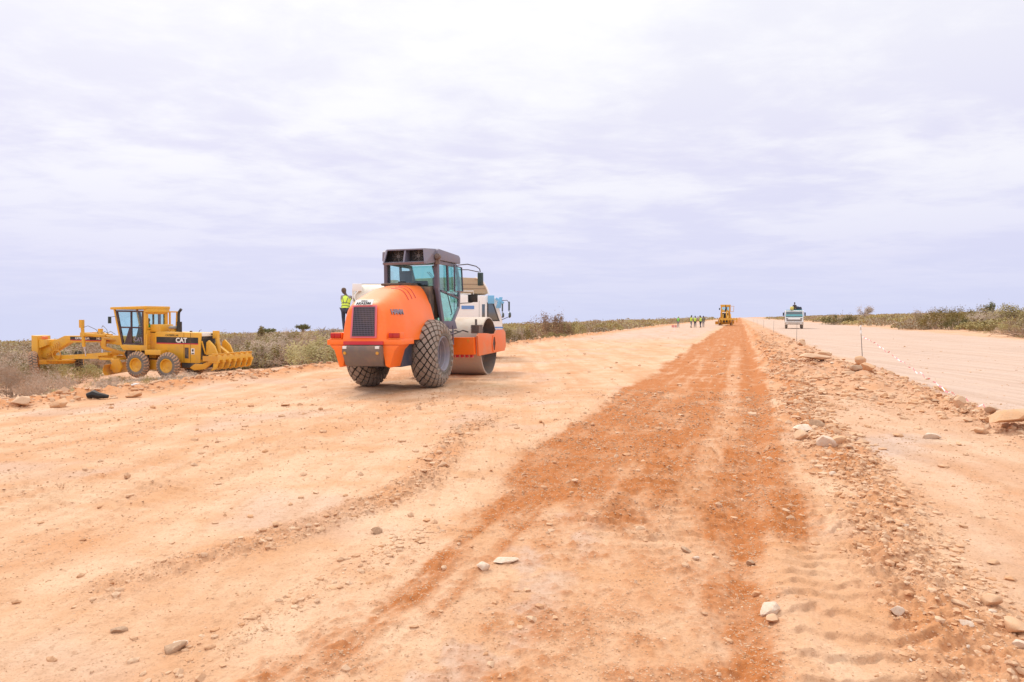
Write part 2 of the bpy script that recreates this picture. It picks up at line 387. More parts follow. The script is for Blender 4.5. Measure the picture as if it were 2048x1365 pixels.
def sheet(name, mask, mat, fan=False):
    f = F4[mask]; used, inv = np.unique(f, return_inverse=True); f = inv.reshape(-1, 4)
    co = np.stack([X.ravel()[used], Y.ravel()[used], Z[used]], 1)
    me = bpy.data.meshes.new(name); me.vertices.add(len(co)); me.vertices.foreach_set('co', co.ravel())
    me.loops.add(f.size); me.loops.foreach_set('vertex_index', f.ravel().astype(np.int32))
    me.polygons.add(len(f)); me.polygons.foreach_set('loop_start', (np.arange(len(f))*4).astype(np.int32))
    me.update(calc_edges=True)
    at = me.attributes.new('soil', 'FLOAT_COLOR', 'POINT')
    at.data.foreach_set('color', np.stack([DUG[used], PALE[used], BERM[used], ROUGH[used]], 1).ravel())
    me.polygons.foreach_set('use_smooth', [True]*len(f)); me.materials.append(mat)
    return tag(link(name, me), kind='structure')
m, nt, b = newmat('laterite soil')
P = N(nt, 'ShaderNodeTexCoord').outputs['Object']
at = N(nt, 'ShaderNodeAttribute', attribute_name='soil'); sp = N(nt, 'ShaderNodeSeparateColor', {0: at.outputs['Color']})
dug, pale, berm = sp.outputs; rough_ = at.outputs['Alpha']
rotm = N(nt, 'ShaderNodeMapping', {'Vector': P, 'Rotation': (0, 0, math.atan2(DX, DY)), 'Scale': (1, .16, 1)})
nA = N(nt, 'ShaderNodeTexNoise', {'Vector': rotm.outputs[0], 'Scale': .9, 'Detail': 6., 'Roughness': .6}).outputs[0]
nB = N(nt, 'ShaderNodeTexNoise', {'Vector': P, 'Scale': 1.3, 'Detail': 9., 'Roughness': .62}).outputs[0]
nC = N(nt, 'ShaderNodeTexNoise', {'Vector': P, 'Scale': 11., 'Detail': 7., 'Roughness': .7}).outputs[0]
nD = N(nt, 'ShaderNodeTexNoise', {'Vector': P, 'Scale': 60., 'Detail': 4., 'Roughness': .7}).outputs[0]
vo = N(nt, 'ShaderNodeTexVoronoi', {'Vector': P, 'Scale': 38.})
vo2 = N(nt, 'ShaderNodeTexVoronoi', {'Vector': P, 'Scale': 15., 'Randomness': 1.})
c = mixc(nt, sat(nt, nA, .36, .62), (.60, .33, .182), (.68, .43, .272))
c = mixc(nt, math_(nt, 'MULTIPLY', sat(nt, nB, .48, .66), .55), c, (.60, .30, .14))
c = mixc(nt, math_(nt, 'MULTIPLY', sat(nt, nB, .52, .36), .35), c, (.76, .54, .36))
nE = N(nt, 'ShaderNodeTexNoise', {'Vector': N(nt, 'ShaderNodeMapping', {'Vector': P, 'Rotation': (0, 0, math.atan2(DX, DY)), 'Scale': (1, .035, 1)}).outputs[0], 'Scale': 3.2, 'Detail': 7., 'Roughness': .65}).outputs[0]
c = mixc(nt, math_(nt, 'MULTIPLY', sat(nt, nE, .50, .64), .40), c, (.56, .30, .155))
c = mixc(nt, math_(nt, 'MULTIPLY', pale, math_(nt, 'ADD', .62, math_(nt, 'MULTIPLY', nB, .5)), clamp=True), c, mixc(nt, sat(nt, nE, .40, .60), (.60, .455, .375), (.51, .375, .30)))
c = mixc(nt, math_(nt, 'MULTIPLY', berm, math_(nt, 'ADD', .25, nB), clamp=True), c, (.56, .23, .085))
dd = math_(nt, 'MULTIPLY', dug, math_(nt, 'ADD', .55, math_(nt, 'MULTIPLY', sat(nt, nB, .25, .6), .55)), clamp=True)
c = mixc(nt, dd, c, mixc(nt, nC, (.35, .108, .030), (.585, .225, .075)))
# pale stones and darker specks in the soil
spk = math_(nt, 'MULTIPLY', sat(nt, vo.outputs['Distance'], .30, .12), sat(nt, N(nt, 'ShaderNodeSeparateColor', {0: vo.outputs['Color']}).outputs[0], .62, .80))
c = mixc(nt, math_(nt, 'MULTIPLY', spk, math_(nt, 'ADD', .16, math_(nt, 'MULTIPLY', rough_, .35))), c, (.74, .58, .44))
c = mixc(nt, math_(nt, 'MULTIPLY', sat(nt, nC, .52, .70), .50), c, (.36, .18, .09))
c = mixc(nt, math_(nt, 'MULTIPLY', sat(nt, nD, .5, .66), .34), c, (.33, .18, .10))
nt.links.new(c, b.inputs['Base Color']); b.inputs['Roughness'].default_value = .95; b.inputs['Specular IOR Level'].default_value = .15
h = math_(nt, 'ADD', math_(nt, 'MULTIPLY', nC, 1.1), math_(nt, 'MULTIPLY', nD, .45))
h = math_(nt, 'ADD', h, math_(nt, 'MULTIPLY', vo2.outputs['Distance'], -.25))
bp = N(nt, 'ShaderNodeBump', {'Strength': .9, 'Distance': .017, 'Height': h}); nt.links.new(bp.outputs[0], b.inputs['Normal'])
SOIL = m
mr = (tf > -13.9) & (tf < 4.15); mg = (tf >= 4.15) & (tf < 18.6)
lim = np.hypot(X.ravel()[F4[:, 0]], Y.ravel()[F4[:, 0]]) < 1500
sheet('road', mr & lim, SOIL); sheet('gravel_road', mg & lim, SOIL); sheet('ground', ~((mr | mg) & lim), SOIL)

# ------------------------------------------------------------ stones
def rock_mat(name, c1, c2):
    m, nt, b = newmat(name)
    oi = N(nt, 'ShaderNodeObjectInfo'); g = N(nt, 'ShaderNodeNewGeometry'); P = N(nt, 'ShaderNodeTexCoord').outputs['Object']
    rnd = math_(nt, 'FRACT', math_(nt, 'ADD', oi.outputs['Random'], g.outputs['Random Per Island']))
    n = N(nt, 'ShaderNodeTexNoise', {'Vector': P, 'Scale': 3., 'Detail': 8., 'Roughness': .7}).outputs[0]
    n_ = N(nt, 'ShaderNodeTexNoise', {'Vector': P, 'Scale': 14., 'Detail': 6., 'Roughness': .7}).outputs[0]
    c = mixc(nt, rnd, c1, c2); c = mixc(nt, math_(nt, 'MULTIPLY', sat(nt, n, .45, .62), .6), c, (.62, .40, .25)); c = mixc(nt, math_(nt, 'MULTIPLY', sat(nt, n_, .5, .7), .45), c, (.30, .16, .09))
    nt.links.new(c, b.inputs['Base Color']); b.inputs['Roughness'].default_value = .9
    bp = N(nt, 'ShaderNodeBump', {'Strength': .6, 'Distance': .004, 'Height': n_}); nt.links.new(bp.outputs[0], b.inputs['Normal']); return m
M['rock'] = rock_mat('tan rock', (.62, .33, .16), (.66, .43, .27)); M['rock_w'] = rock_mat('pale grey rock', (.74, .58, .45), (.66, .51, .39))
M['rock_g'] = rock_mat('brown grey rock', (.42, .25, .145), (.48, .32, .21))
M['pebble'] = rock_mat('pebbles', (.56, .29, .14), (.66, .44, .28))
def ico(sub, seed, flat=.7, rough=.28):
    bm = bmesh.new(); bmesh.ops.create_icosphere(bm, subdivisions=sub, radius=1)
    r_ = random.Random(seed); off = Vector([r_.uniform(-9, 9) for _ in range(3)]); from mathutils import noise
    pl = [(Vector([r_.gauss(0, 1) for _ in range(3)]).normalized(), r_.uniform(.42, .78)) for _ in range(11)]
    for v in bm.verts:
        p = v.co.normalized(); d = 1 + rough*noise.noise(p*1.3+off) + .35*rough*noise.noise(p*3.7+off)
        q = p*d
        for nn, k in pl:
            e = q.dot(nn)-k
            if e > 0: q -= nn*e*.97
        v.co = Vector((q.x*1.15, q.y*.9, q.z*flat))
    me = bpy.data.meshes.new('rock'); bm.to_mesh(me); bm.free()
    me.polygons.foreach_set('use_smooth', [True]*len(me.polygons)); me.set_sharp_from_angle(angle=R(38)); return me
rock_me = [ico(3, i, .72) for i in range(7)]; flat_me = [ico(3, 50+i, .36) for i in range(3)]
def rock(px_, py_, size, label, mat='rock', group=None, flat=False, rz=None, k=None, sink=.25, name='rock', scl=(1, 1, 1), dz=0):
    me = random.choice(flat_me if flat else rock_me) if k is None else (flat_me if flat else rock_me)[k]
    key = me.name+mat; me2 = bpy.data.meshes.get(key)
    if not me2: me2 = me.copy(); me2.name = key; me2.materials.clear(); me2.materials.append(M[mat])
    o = link(name, me2); o.scale = (size/2*scl[0], size/2*scl[1], size/2*scl[2]); hz = (.36 if flat else .72)*size/2*scl[2]
    o.location = (px_, py_, gz(px_, py_) + hz*(1-2*sink)+dz); o.rotation_euler = (random.uniform(-.15, .15), random.uniform(-.15, .15), random.uniform(0, 6.28) if rz is None else rz)
    return tag(o, label, 'rock', group)
def at_px(u, v, h=0.):
    """ground point seen at pixel (u, v) of the 2048 px photograph, used to survey where things stand"""
    pt = math.atan(47.5/1365); x = (u-1024)/1365; z = -(v-682.5)/1365; c_, s_ = math.cos(pt), math.sin(pt)
    d = Vector((x, c_+z*s_, -s_+z*c_)); y = 10.
    for _ in range(40):
        zz = gz(d.x/d.y*y, y)+h; ny = (EYE-zz)/(-d.z/d.y) if d.z < -1e-4 else 300.; y = .5*y+.5*max(1.5, min(ny, 400))
    return d.x/d.y*y, y
# uncountable pebbles: one object
def scatter(N_, smin, smax, pdf, rlo, rhi, fov=41, mesh_seed=3):
    bm = bmesh.new(); bmesh.ops.create_icosphere(bm, subdivisions=1, radius=1); base = np.array([v.co[:] for v in bm.verts]); fc = np.array([[v.index for v in f.verts] for f in bm.faces]); bm.free()
    a = np.radians(rng.uniform(-fov, fov, N_*8)); d = rlo*(rhi/rlo)**(rng.random(N_*8)**.8)
    x, y = d*np.sin(a), d*np.cos(a); z, dug, pale, berm, rough, g12 = ground(x, y); s, t = st(x, y)
    keep = rng.random(len(x)) < pdf(s, t, dug, pale, berm, rough, g12, d)
    x, y, z, d = x[keep][:N_], y[keep][:N_], z[keep][:N_], d[keep][:N_]; n = len(x)
    sz = smin*(smax/smin)**(rng.random(n)**2.6)*np.clip(d/6, .75, 2.2)
    vv = base[None]*(1+.22*rng.standard_normal((n, len(base), 1)))
    sc3 = np.stack([rng.uniform(.7, 1.35, n), rng.uniform(.6, 1.1, n), rng.uniform(.45, .8, n)], 1)*sz[:, None]
    vv = vv*sc3[:, None]; th = rng.random(n)*6.283; c_, s_ = np.cos(th)[:, None], np.sin(th)[:, None]
    co = np.stack([vv[..., 0]*c_-vv[..., 1]*s_+x[:, None], vv[..., 0]*s_+vv[..., 1]*c_+y[:, None], vv[..., 2]+z[:, None]+sz[:, None]*.05], -1).reshape(-1, 3)
    ff = (fc[None]+(np.arange(n)*len(base))[:, None, None]).reshape(-1, 3)
    return co, ff
def npmesh(name, co, ff, mat, k=3, smooth=True):
    me = bpy.data.meshes.new(name); me.vertices.add(len(co)); me.vertices.foreach_set('co', co.astype(np.float32).ravel())
    me.loops.add(ff.size); me.loops.foreach_set('vertex_index', ff.ravel().astype(np.int32))
    me.polygons.add(len(ff)); me.polygons.foreach_set('loop_start', (np.arange(len(ff))*k).astype(np.int32)); me.update(calc_edges=True)
    me.polygons.foreach_set('use_smooth', [smooth]*len(ff)); me.materials.append(mat); return me
def pdf1(s, t, dug, pale, berm, rough, g12, d):
    tw = t
    ridge = band(tw, .85, 1.55, .2)*1.0 + band(tw, 1.0, 3.6, .5)*ss(s, 11, 19)*.3 + band(tw, 3.4, 4.2, .3)*ss(s, 10, 12)*(1-ss(s, 24, 27)) + band(tw, -14.2, -13., .3)*.35
    return np.clip(.012 + .9*ridge + .38*g12 + .022*dug + .03*(t < -14), 0, 1)*(.35+.65*ss(fbm(s*.9, t*1.5, 3), -.3, .2))
co, ff = scatter(30000, .006, .042, pdf1, 2.6, 60)
co2, ff2 = scatter(11000, .012, .05, lambda s, t, dug, pale, berm, rough, g12, d: np.clip(.28*band(t, -14.5, -13.0, .3) + .05*(t < -14.6)*(t > -40) + .06*(t > 19)*(t < 40) + .3*band(t, 1.0, 3.4, .5)*ss(s, 11, 19), 0, 1), 8, 75)
co = np.concatenate([co, co2]); ff = np.concatenate([ff, ff2+len(co)-len(co2)])
tag(link('gravel', npmesh('gravel', co, ff, M['pebble'], smooth=False)), kind='stuff')

co, ff = scatter(110000, .0022, .0095, lambda s, t, dug, pale, berm, rough, g12, d: np.clip(.16 + .5*dug + .45*rough + .5*g12 + .35*berm, 0, 1)*(.3+.7*ss(fbm(s*1.3, t*2.2, 3), -.2, .25)), 2.5, 16)
M['crumb'] = rock_mat('soil crumbs', (.42, .22, .10), (.68, .46, .30)); tag(link('soil_crumbs', npmesh('soil_crumbs', co, ff, M['crumb'], smooth=False)), kind='stuff')

# single rocks standing out in the photograph
def rp(u, v, size, label, **k):
    x, y = at_px(u, v); return rock(x, y, size, label, **k)
rp(2020, 856, .80, 'big flat tan rock slab lying under the red and white tape', flat=True, k=0, rz=.2, sink=-.05, scl=(1, .75, 1.1), dz=.02)
rp(1964, 868, .20, 'small rounded rock in front of the big flat slab', k=1)
rp(1657, 893, .30, 'white grey boulder at the edge of the rock ridge', mat='rock_w', k=2, sink=.2)
rp(1608, 862, .30, 'pale flat boulder on the rock ridge just behind the white one', mat='rock_w', k=3, flat=False, sink=.3, scl=(1.2, 1, .8))
rp(1600, 878, .22, 'orange tan rock between the two pale boulders', k=4)
rp(1690, 902, .17, 'round brown rock just right of the white grey boulder', k=5)
rp(1721, 893, .17, 'smooth tan rock alone on pale soil right of the ridge', k=6, scl=(1.2, .9, .7))
rp(1675, 890, .2, 'tan rock touching the white grey boulder from behind', k=0)
rp(1535, 1225, .13, 'pale rock half buried in the dark soil rut in the foreground', mat='rock_w', k=1, sink=.3)
rp(1545, 1243, .09, 'small tan rock just below the half buried pale rock', k=2)
rp(1502, 1132, .07, 'dark brown clod sitting in the middle of the wheel rut', mat='rock_g', k=3, sink=.1)
rp(1793, 1228, .075, 'pale pebble rock on the rippled sand near the bottom right', mat='rock_w', k=4)
rp(1975, 1210, .13, 'rounded pale rock above the rock ridge at lower right', k=5, sink=.2)
rp(1917, 1215, .10, 'angular tan rock at the edge of the ridge lower right', k=6)
rp(1805, 1050, .10, 'single tan rock right of the ridge on smooth sand', k=0)
rp(1867, 1122, .10, 'flat wedge shaped tan rock on smooth sand right of the ridge', k=1, flat=True)
rp(2030, 1262, .16, 'yellowish rock at the right edge near the bottom corner', k=2)
rp(2040, 1297, .09, 'white pebble rock at the right edge in the bottom corner', mat='rock_w', k=3)
rp(1920, 818, .22, 'upright pointed tan rock beside the red and white tape', k=4, sink=.1, scl=(.9, .8, 1.5))
rp(1722, 737, .42, 'tan rock of the cairn at the foot of the tall stake, upper one', k=5, sink=0, dz=.12)
rp(1733, 745, .46, 'round brown rock of the cairn at the foot of the tall stake', k=6, sink=.05)
rp(1711, 743, .40, 'brown rock at the left of the cairn under the tall stake', mat='rock_g', k=0)
rp(1696, 748, .42, 'low flat rock left of the stake cairn', k=1, flat=True)
rp(1712, 733, .3, 'tan rock in the middle of the stake cairn', k=1)
rp(1640, 712, .62, 'long tan rock lying on the edge of the pale second road', k=2, flat=True, rz=.3, scl=(1.5, .8, 1.1))
rp(1625, 726, .72, 'long orange rock on the rubble ridge with shadow below', k=3 % 3, flat=True, rz=.15, scl=(1.5, .9, 1.2))
rp(1580, 689, .62, 'tan rock slab on the rubble ridge at the foot of the middle stake', k=1, flat=True, scl=(1.5, .8, 1.3))
rp(1603, 692, .50, 'brown rock beside the slab at the foot of the middle stake', k=4)
rp(1605, 684, .45, 'rounded orange rock just right of the middle stake', k=5)
rp(1995, 658, 2.0, 'large pale boulder beside a low bush right of the second road', mat='rock_w', k=6, scl=(1.1, .8, .7))
rp(346, 1302, .11, 'grey brown stone in the gravel line at the bottom left', mat='rock_g', k=0, scl=(1.1, .8, .7), rz=.5)
rp(363, 1294, .09, 'pale stone touching the grey brown stone at the bottom left', mat='rock_w', k=1)
rp(234, 1263, .10, 'flat brown stone pressed in the sand at the bottom left', mat='rock_g', k=2, flat=True, rz=.5)
rp(553, 1053, .085, 'round tan stone on bare sand left of the gravel line', k=3)
rp(752, 1067, .09, 'dark red brown clod at the left edge of the orange patch', mat='rock_g', k=4, flat=False)
rp(965, 1137, .10, 'small lilac white stone in the pale patch of the foreground', mat='rock_w', k=5)
rp(1008, 1124, .16, 'flat whitish stone flush with the soil in the foreground', mat='rock_w', k=0, flat=True, rz=.1)
rp(1372, 1105, .08, 'dark brown stone in front of the dug soil patch', mat='rock_g', k=6)
rp(1392, 1118, .05, 'pale stone just right of the dark brown stone', mat='rock_w', k=1)
rp(1512, 1190, .06, 'tan stone left of the rut above the half buried rock', k=2)
rp(40, 812, .5, 'orange boulder under the dry bush at the left edge', k=3, scl=(1.3, .8, .6))
rp(120, 815, .38, 'rounded tan boulder on the left earth bank', k=5, scl=(1.2, .9, .8))
rp(268, 795, .3, 'orange clod on the left earth bank near the black scrap', k=6)
# countless look-alike rocks of the ridges as individuals
GR = 'rocks strewn along the earth ridges'
def strew(n, label, samp, smin, smax, mats, grp):
    for i in range(n):
        s, t = samp(); x, y = xy(s, t)
        sz = smin*(smax/smin)**(random.random()**2)
        rock(float(x), float(y), sz, label, mat=random.choice(mats), group=grp, sink=random.uniform(.15, .4), scl=(random.uniform(.9, 1.3), random.uniform(.7, 1.1), random.uniform(.6, 1)))
strew(95, 'tan rock among many in the narrow stone ridge along the foreground road edge', lambda: (3.0+9*random.random()**1.3, random.gauss(1.2, .2)), .022, .085, ['rock', 'rock', 'rock', 'rock_g', 'rock_w'], GR)
strew(50, 'orange rock among many in the broad rubble ridge beside the brown strip', lambda: (10+22*random.random()**1.2, random.uniform(.9, 3.0)), .08, .30, ['rock', 'rock', 'rock_g', 'rock_w'], 'rocks of the broad rubble ridge')
strew(26, 'tan rock among many in the low ridge near the tall stake', lambda: (random.uniform(11, 22), random.gauss(3.85, .22)), .10, .30, ['rock', 'rock', 'rock_g'], 'rocks near the tall stake')
strew(60, 'orange clod among many on the earth bank left of the road', lambda: (random.uniform(5, 42), random.gauss(-13.7, .35)), .06, .20, ['rock', 'rock', 'rock_g'], 'clods on the left earth bank')

# ------------------------------------------------------------ vegetation
def leafmat(name, c1, c2):
    m, nt, b = newmat(name); g = N(nt, 'ShaderNodeNewGeometry'); oi = N(nt, 'ShaderNodeObjectInfo')
    r = g.outputs['Random Per Island']; P = N(nt, 'ShaderNodeTexCoord').outputs['Object']
    n = N(nt, 'ShaderNodeTexNoise', {'Vector': P, 'Scale': 1.1, 'Detail': 3.}).outputs[0]
    c = mixc(nt, math_(nt, 'ADD', math_(nt, 'MULTIPLY', r, .35), math_(nt, 'MULTIPLY', sat(nt, N(nt, 'ShaderNodeTexNoise', {'Vector': P, 'Scale': 2.4, 'Detail': 4.}).outputs[0], .38, .62), .65)), c1, c2); c = mixc(nt, math_(nt, 'MULTIPLY', sat(nt, n, .42, .62), .6), c, tuple(min(1, v*1.5) for v in c1))
    hs = N(nt, 'ShaderNodeHueSaturation', {0: .5, 1: 1., 2: 1., 4: c}); nt.links.new(math_(nt, 'ADD', .75, math_(nt, 'MULTIPLY', oi.outputs['Random'], .5)), hs.inputs[2])
    nt.links.new(hs.outputs[0], b.inputs['Base Color']); b.inputs['Roughness'].default_value = .95; b.inputs['Specular IOR Level'].default_value = .0
    return m
M['leaf'] = leafmat('olive leaves', (.26, .21, .09), (.36, .295, .145))
M['leaf_y'] = leafmat('yellow green leaves', (.34, .28, .125), (.44, .36, .20))
M['leaf_d'] = leafmat('dark green leaves', (.14, .135, .06), (.20, .185, .09))
M['twig'] = leafmat('grey brown twigs', (.44, .335, .255), (.58, .46, .365))
M['twig_r'] = leafmat('reddish brown twigs', (.34, .245, .18), (.44, .335, .255))
M['bark'] = leafmat('pale bark', (.28, .23, .19), (.40, .34, .29))
def bush_meshes(seed, kind):
    """unit bush: radius about 1, height about .75 (dome); returns twig mesh builder, leaf mesh builder"""
    r_ = random.Random(seed); tw = MB(); lf = MB(); H = {'dry': .85, 'green': .72, 'umbrella': .8, 'low': .5}[kind]
    tips = []
    def env(dx, dy):  # dome envelope
        d = math.hypot(dx, dy); return H*math.sqrt(max(.04, 1-d*d*.92))*(.82+.3*math.sin(dx*5+seed)*math.cos(dy*4+seed*2))
    nst = {'dry': 46, 'green': 26, 'umbrella': 22, 'low': 24}[kind]
    def twig(p, d, L, rad, lev):
        pts = [p]; n = 4 if lev < 2 else 3; dd = d.copy()
        for i in range(n):
            dd = (dd + Vector([r_.gauss(0, .16) for _ in range(3)]) + Vector((0, 0, -.05 if kind != 'umbrella' else .0))).normalized(); pts.append(pts[-1]+dd*L/n)
        tw.tube(pts, [rad*(1-.7*i/n) for i in range(n+1)], 3)
        if lev < (3 if kind == 'dry' else 2):
            for k in range(r_.choice((3, 4))):
                q = pts[r_.randrange(1, n+1)]; a = (dd + Vector([r_.gauss(0, .6) for _ in range(3)])).normalized(); a.z = abs(a.z)*.6+.15
                twig(q, a.normalized(), L*r_.uniform(.4, .62), rad*.55, lev+1)
        else: tips.append(pts[-1])
    for i in range(nst):
        a = r_.uniform(0, 6.283); rr_ = math.sqrt(r_.random())
        tgt = Vector((rr_*math.cos(a), rr_*math.sin(a), 0)); tgt.z = env(tgt.x, tgt.y)*r_.uniform(.6, 1)
        root = Vector((.12*math.cos(a)*r_.random(), .12*math.sin(a)*r_.random(), -.05)) if kind in ('umbrella',) else Vector((tgt.x*.35, tgt.y*.35, -.05))
        d = (tgt-root); twig(root, (d.normalized()+Vector((0, 0, .25))).normalized(), d.length*.75, .016 if kind != 'dry' else .011, 0 if kind == 'dry' else 1)
    nl = {'dry': 3600, 'green': 5200, 'umbrella': 2600, 'low': 1800}[kind]
    clumps = [(r_.uniform(0, 6.283), math.sqrt(r_.random())*.95, r_.uniform(.10, .22)) for _ in range(24)]
    for i in range(nl):
        if r_.random() < (.35 if kind == 'dry' else .2): c = Vector(r_.choice(tips)); 
        else:
            a, q, s = r_.choice(clumps); x, y = q*math.cos(a), q*math.sin(a); lo = .62 if kind == 'umbrella' else .12
            c = Vector((x, y, env(x, y)*(lo+(1-lo)*r_.random()**.45))) + Vector([r_.gauss(0, s*.45) for _ in range(3)])
            c.z = max(.02, c.z)
        s = r_.uniform(.009, .022) if kind != 'dry' else r_.uniform(.01, .02)
        u = Vector([r_.gauss(0, 1) for _ in range(3)]).normalized(); v = u.orthogonal().normalized()*s*.6; u = u*s*(1.3 if kind != 'dry' else 3.0); v = v*(1 if kind != 'dry' else .38)
        lf.add([c-u-v, c+u-v*.5, c+u*.9+v, c-u*.6+v], [(0, 1, 2, 3)])
    return tw, lf
BT = {}
KINDS = [('dry', 'twig', 'twig'), ('dry', 'twig_r', 'twig_r'), ('green', 'twig', 'leaf'), ('green', 'twig_r', 'leaf_y'), ('umbrella', 'twig', 'leaf'), ('low', 'twig', 'leaf_y'), ('green', 'twig', 'leaf_d'), ('green', 'twig_r', 'leaf_r')]
M['leaf_r'] = leafmat('reddish brown dry leaves', (.38, .265, .18), (.47, .345, .24))
def mb_mesh(mb, name, mats):
    o = mb.build(name, mats, recalc=False); me = o.data; bpy.data.objects.remove(o); me.polygons.foreach_set('use_smooth', [False]*len(me.polygons)); return me
for ki, (kd, tm, lm) in enumerate(KINDS):
    for v in range(2):
        tw, lf = bush_meshes(10*ki+v, kd)
        whole = MB(); whole.add(tw.v, tw.f, 0); whole.add(lf.v, lf.f, 1)
        BT[ki, v] = (mb_mesh(tw, 'branches', [tm]), mb_mesh(lf, 'foliage', [lm]), mb_mesh(whole, 'bush', [tm, lm]))
KN = {0: 'dry grey bush', 1: 'dry reddish bush', 2: 'olive green bush', 3: 'yellow green bush', 4: 'umbrella shaped bush', 5: 'low scrub', 6: 'dark green bush'}
def bush(x, y, rad, h, ki, label, group=None, parts=True, rz=None, name='bush'):
    v = random.randrange(2); z = gz(x, y)-.04; sc3 = (rad, rad*random.uniform(.85, 1.1), h/.8); rz = random.uniform(0, 6.28) if rz is None else rz
    a, b_, w_ = BT[ki, v]
    if parts:
        o = thing(name, label, 'bush', (x, y, z), rz, group); link('branches', a, o).scale = sc3; link('foliage', b_, o).scale = sc3
    else:
        o = link(name, w_, None, (x, y, z), (0, 0, rz)); o.scale = sc3; tag(o, label, 'bush', group)
    return o
def bp_(u, v, rad, h, ki, label, **k):
    fx = (u-1024)/1365; pt = math.atan(47.5/1365); zz = -(v-682.5)/1365; sl_ = (-math.sin(pt)+zz*math.cos(pt))/(math.cos(pt)+zz*math.sin(pt)); y = 8.
    while y < 300 and EYE+sl_*y > float(base_height(*[np.array([q]) for q in st(fx/(math.cos(pt)+zz*math.sin(pt))*y, y)])[0]): y *= 1.01
    fx = fx/(math.cos(pt)+zz*math.sin(pt))
    while -16.3 < st(fx*y, y)[1] < 0: y *= 1.01
    return bush(fx*y, y, rad, h, ki, label, **k)
bp_(30, 795, 1.35, 1.35, 0, 'big dry grey brown bush at the left edge of the photo')
bp_(95, 790, .9, .9, 0, 'dry twiggy bush just right of the big left edge bush')
bp_(-30, 770, 1.6, 1.6, 0, 'dry bush cut off by the left edge of the photo')
bp_(10, 742, 1.8, 1.4, 1, 'reddish dry bush behind the big left edge bush')
bp_(75, 762, 1.2, 1.15, 4, 'grey umbrella shaped bush in front of the grader nose')
bp_(150, 768, 1.15, 1.0, 4, 'green topped umbrella bush with bare stems in front of the yellow grader')
bp_(130, 792, .55, .4, 5, 'tiny green scrub on bare soil near the left bank')
bp_(190, 773, .5, .35, 5, 'tiny grey scrub right of the umbrella bush')
bp_(232, 760, .9, .45, 5, 'low grey green scrub in front of the grader front tandem wheel')
bp_(282, 765, 1.0, .38, 0, 'flattened grey brushwood under the front tandem wheel')
bp_(320, 770, 1.0, .5, 5, 'pale green trampled scrub between the grader tandem wheels')
bp_(365, 768, .7, .38, 0, 'small dry brushwood beside the rear grader wheel')
bp_(218, 778, .5, .45, 0, 'small dry bush below the grader blade')
bp_(487, 722, 2.2, 2.0, 1, 'tall reddish dry bush right behind the grader ripper')
bp_(575, 733, 2.4, 1.8, 2, 'wide olive green bush in front of the scrub right of the grader')
bp_(655, 730, 2.0, 1.5, 3, 'pale bush left of the orange roller')
bp_(560, 706, 3.0, 1.6, 3, 'yellow green bush behind the wide olive bush')
bush(5.2, 94, 3.4, 3.7, 7, 'tall reddish brown domed bush beyond the road right of the roller')
bush(7.9, 94, 2.7, 2.4, 3, 'greenish shoulder bush attached to the tall domed bush')
bp_(1034, 688, 1.9, 1.3, 2, 'small olive bush just right of the roller drum')
bp_(1108, 680, 1.2, .7, 2, 'small round green scrub in front of the tall domed bush')
bp_(1848, 657, 2.5, 2.7, 7, 'leaning dead brown bush of the big clump right of the second road', rz=.3)
bp_(1882, 659, 2.8, 2.7, 2, 'big dense olive green bush of the clump right of the second road')
bp_(1914, 660, 1.6, 1.8, 6, 'dark green bush at the right end of the big clump')
bp_(1990, 650, 3.8, 2.4, 0, 'dry grey bush near the right edge behind the pale boulder')
bp_(2020, 648, 2.6, 1.9, 2, 'olive bush between the dry grey bush and the right edge')
bp_(1968, 664, 1.6, .8, 2, 'low green scrub left of the pale boulder')
bp_(1680, 650, 3.4, 2.8, 6, 'dark green bush right of the white and turquoise truck')
# the rest of the scrub: look-alikes by kind
cand = []
for i in range(9500):
    d = 20*(620/20)**(rng.random()**.6); a = R(rng.uniform(-41, 41)); x, y = d*math.sin(a), d*math.cos(a); s, t = st(x, y)
    u_ = 1024+1365*x/y
    if (1040 < u_ < 1165 and d < 114) or (1800 < u_ < 1945 and d < 95): continue
    if t < 0:
        if t > -17.5 - 1.5*rng.random(): continue
        if d < 60 and abs(math.degrees(a)+28) < 12 and d < 44: continue       # bare ground around the grader
        if rng.random() > (.55 if t < -24 else .30): continue
    else:
        if t < 20.0: continue
        if rng.random() > (.6 if t > 24 else .45): continue
    if perlin(np.array([x*.075]), np.array([y*.075]))[0] < (-.12 if d < 110 else -.3): continue
    cand.append((d, x, y, s, t))
cand.sort()
near = [c for c in cand if not any(math.hypot(c[1]-o.location.x, c[2]-o.location.y) < 1.3 for o in bpy.data.objects if o.get('category') == 'bush' and o.type == 'EMPTY')]
PL = {0: 'dry grey bush among the scrub of the plain', 1: 'dry reddish brown bush among the scrub of the plain', 2: 'olive green bush among the scrub of the plain', 3: 'yellow green bush among the scrub of the plain', 5: 'low scrub bush among the taller scrub of the plain', 6: 'dark green bush among the scrub of the plain'}
for d, x, y, s, t in near[:262]:
    ki = random.choices([0, 1, 2, 3, 5, 6], [6, 5, 3.5, 4, 2.5, .3])[0]; rad = random.uniform(.7, 2.1)*(1+.006*d); h = rad*random.uniform(.55, .8) if ki != 5 else rad*.35
    bush(x, y, rad, min(h, 2.4)*(.6 if 0 < t < 27 else 1), ki, PL[ki], {0: 'dry grey bushes of the plain', 1: 'dry reddish bushes of the plain', 2: 'olive bushes of the plain', 3: 'yellow green bushes of the plain', 5: 'low scrub of the plain', 6: 'dark green bushes of the plain'}[ki], parts=d < 45)
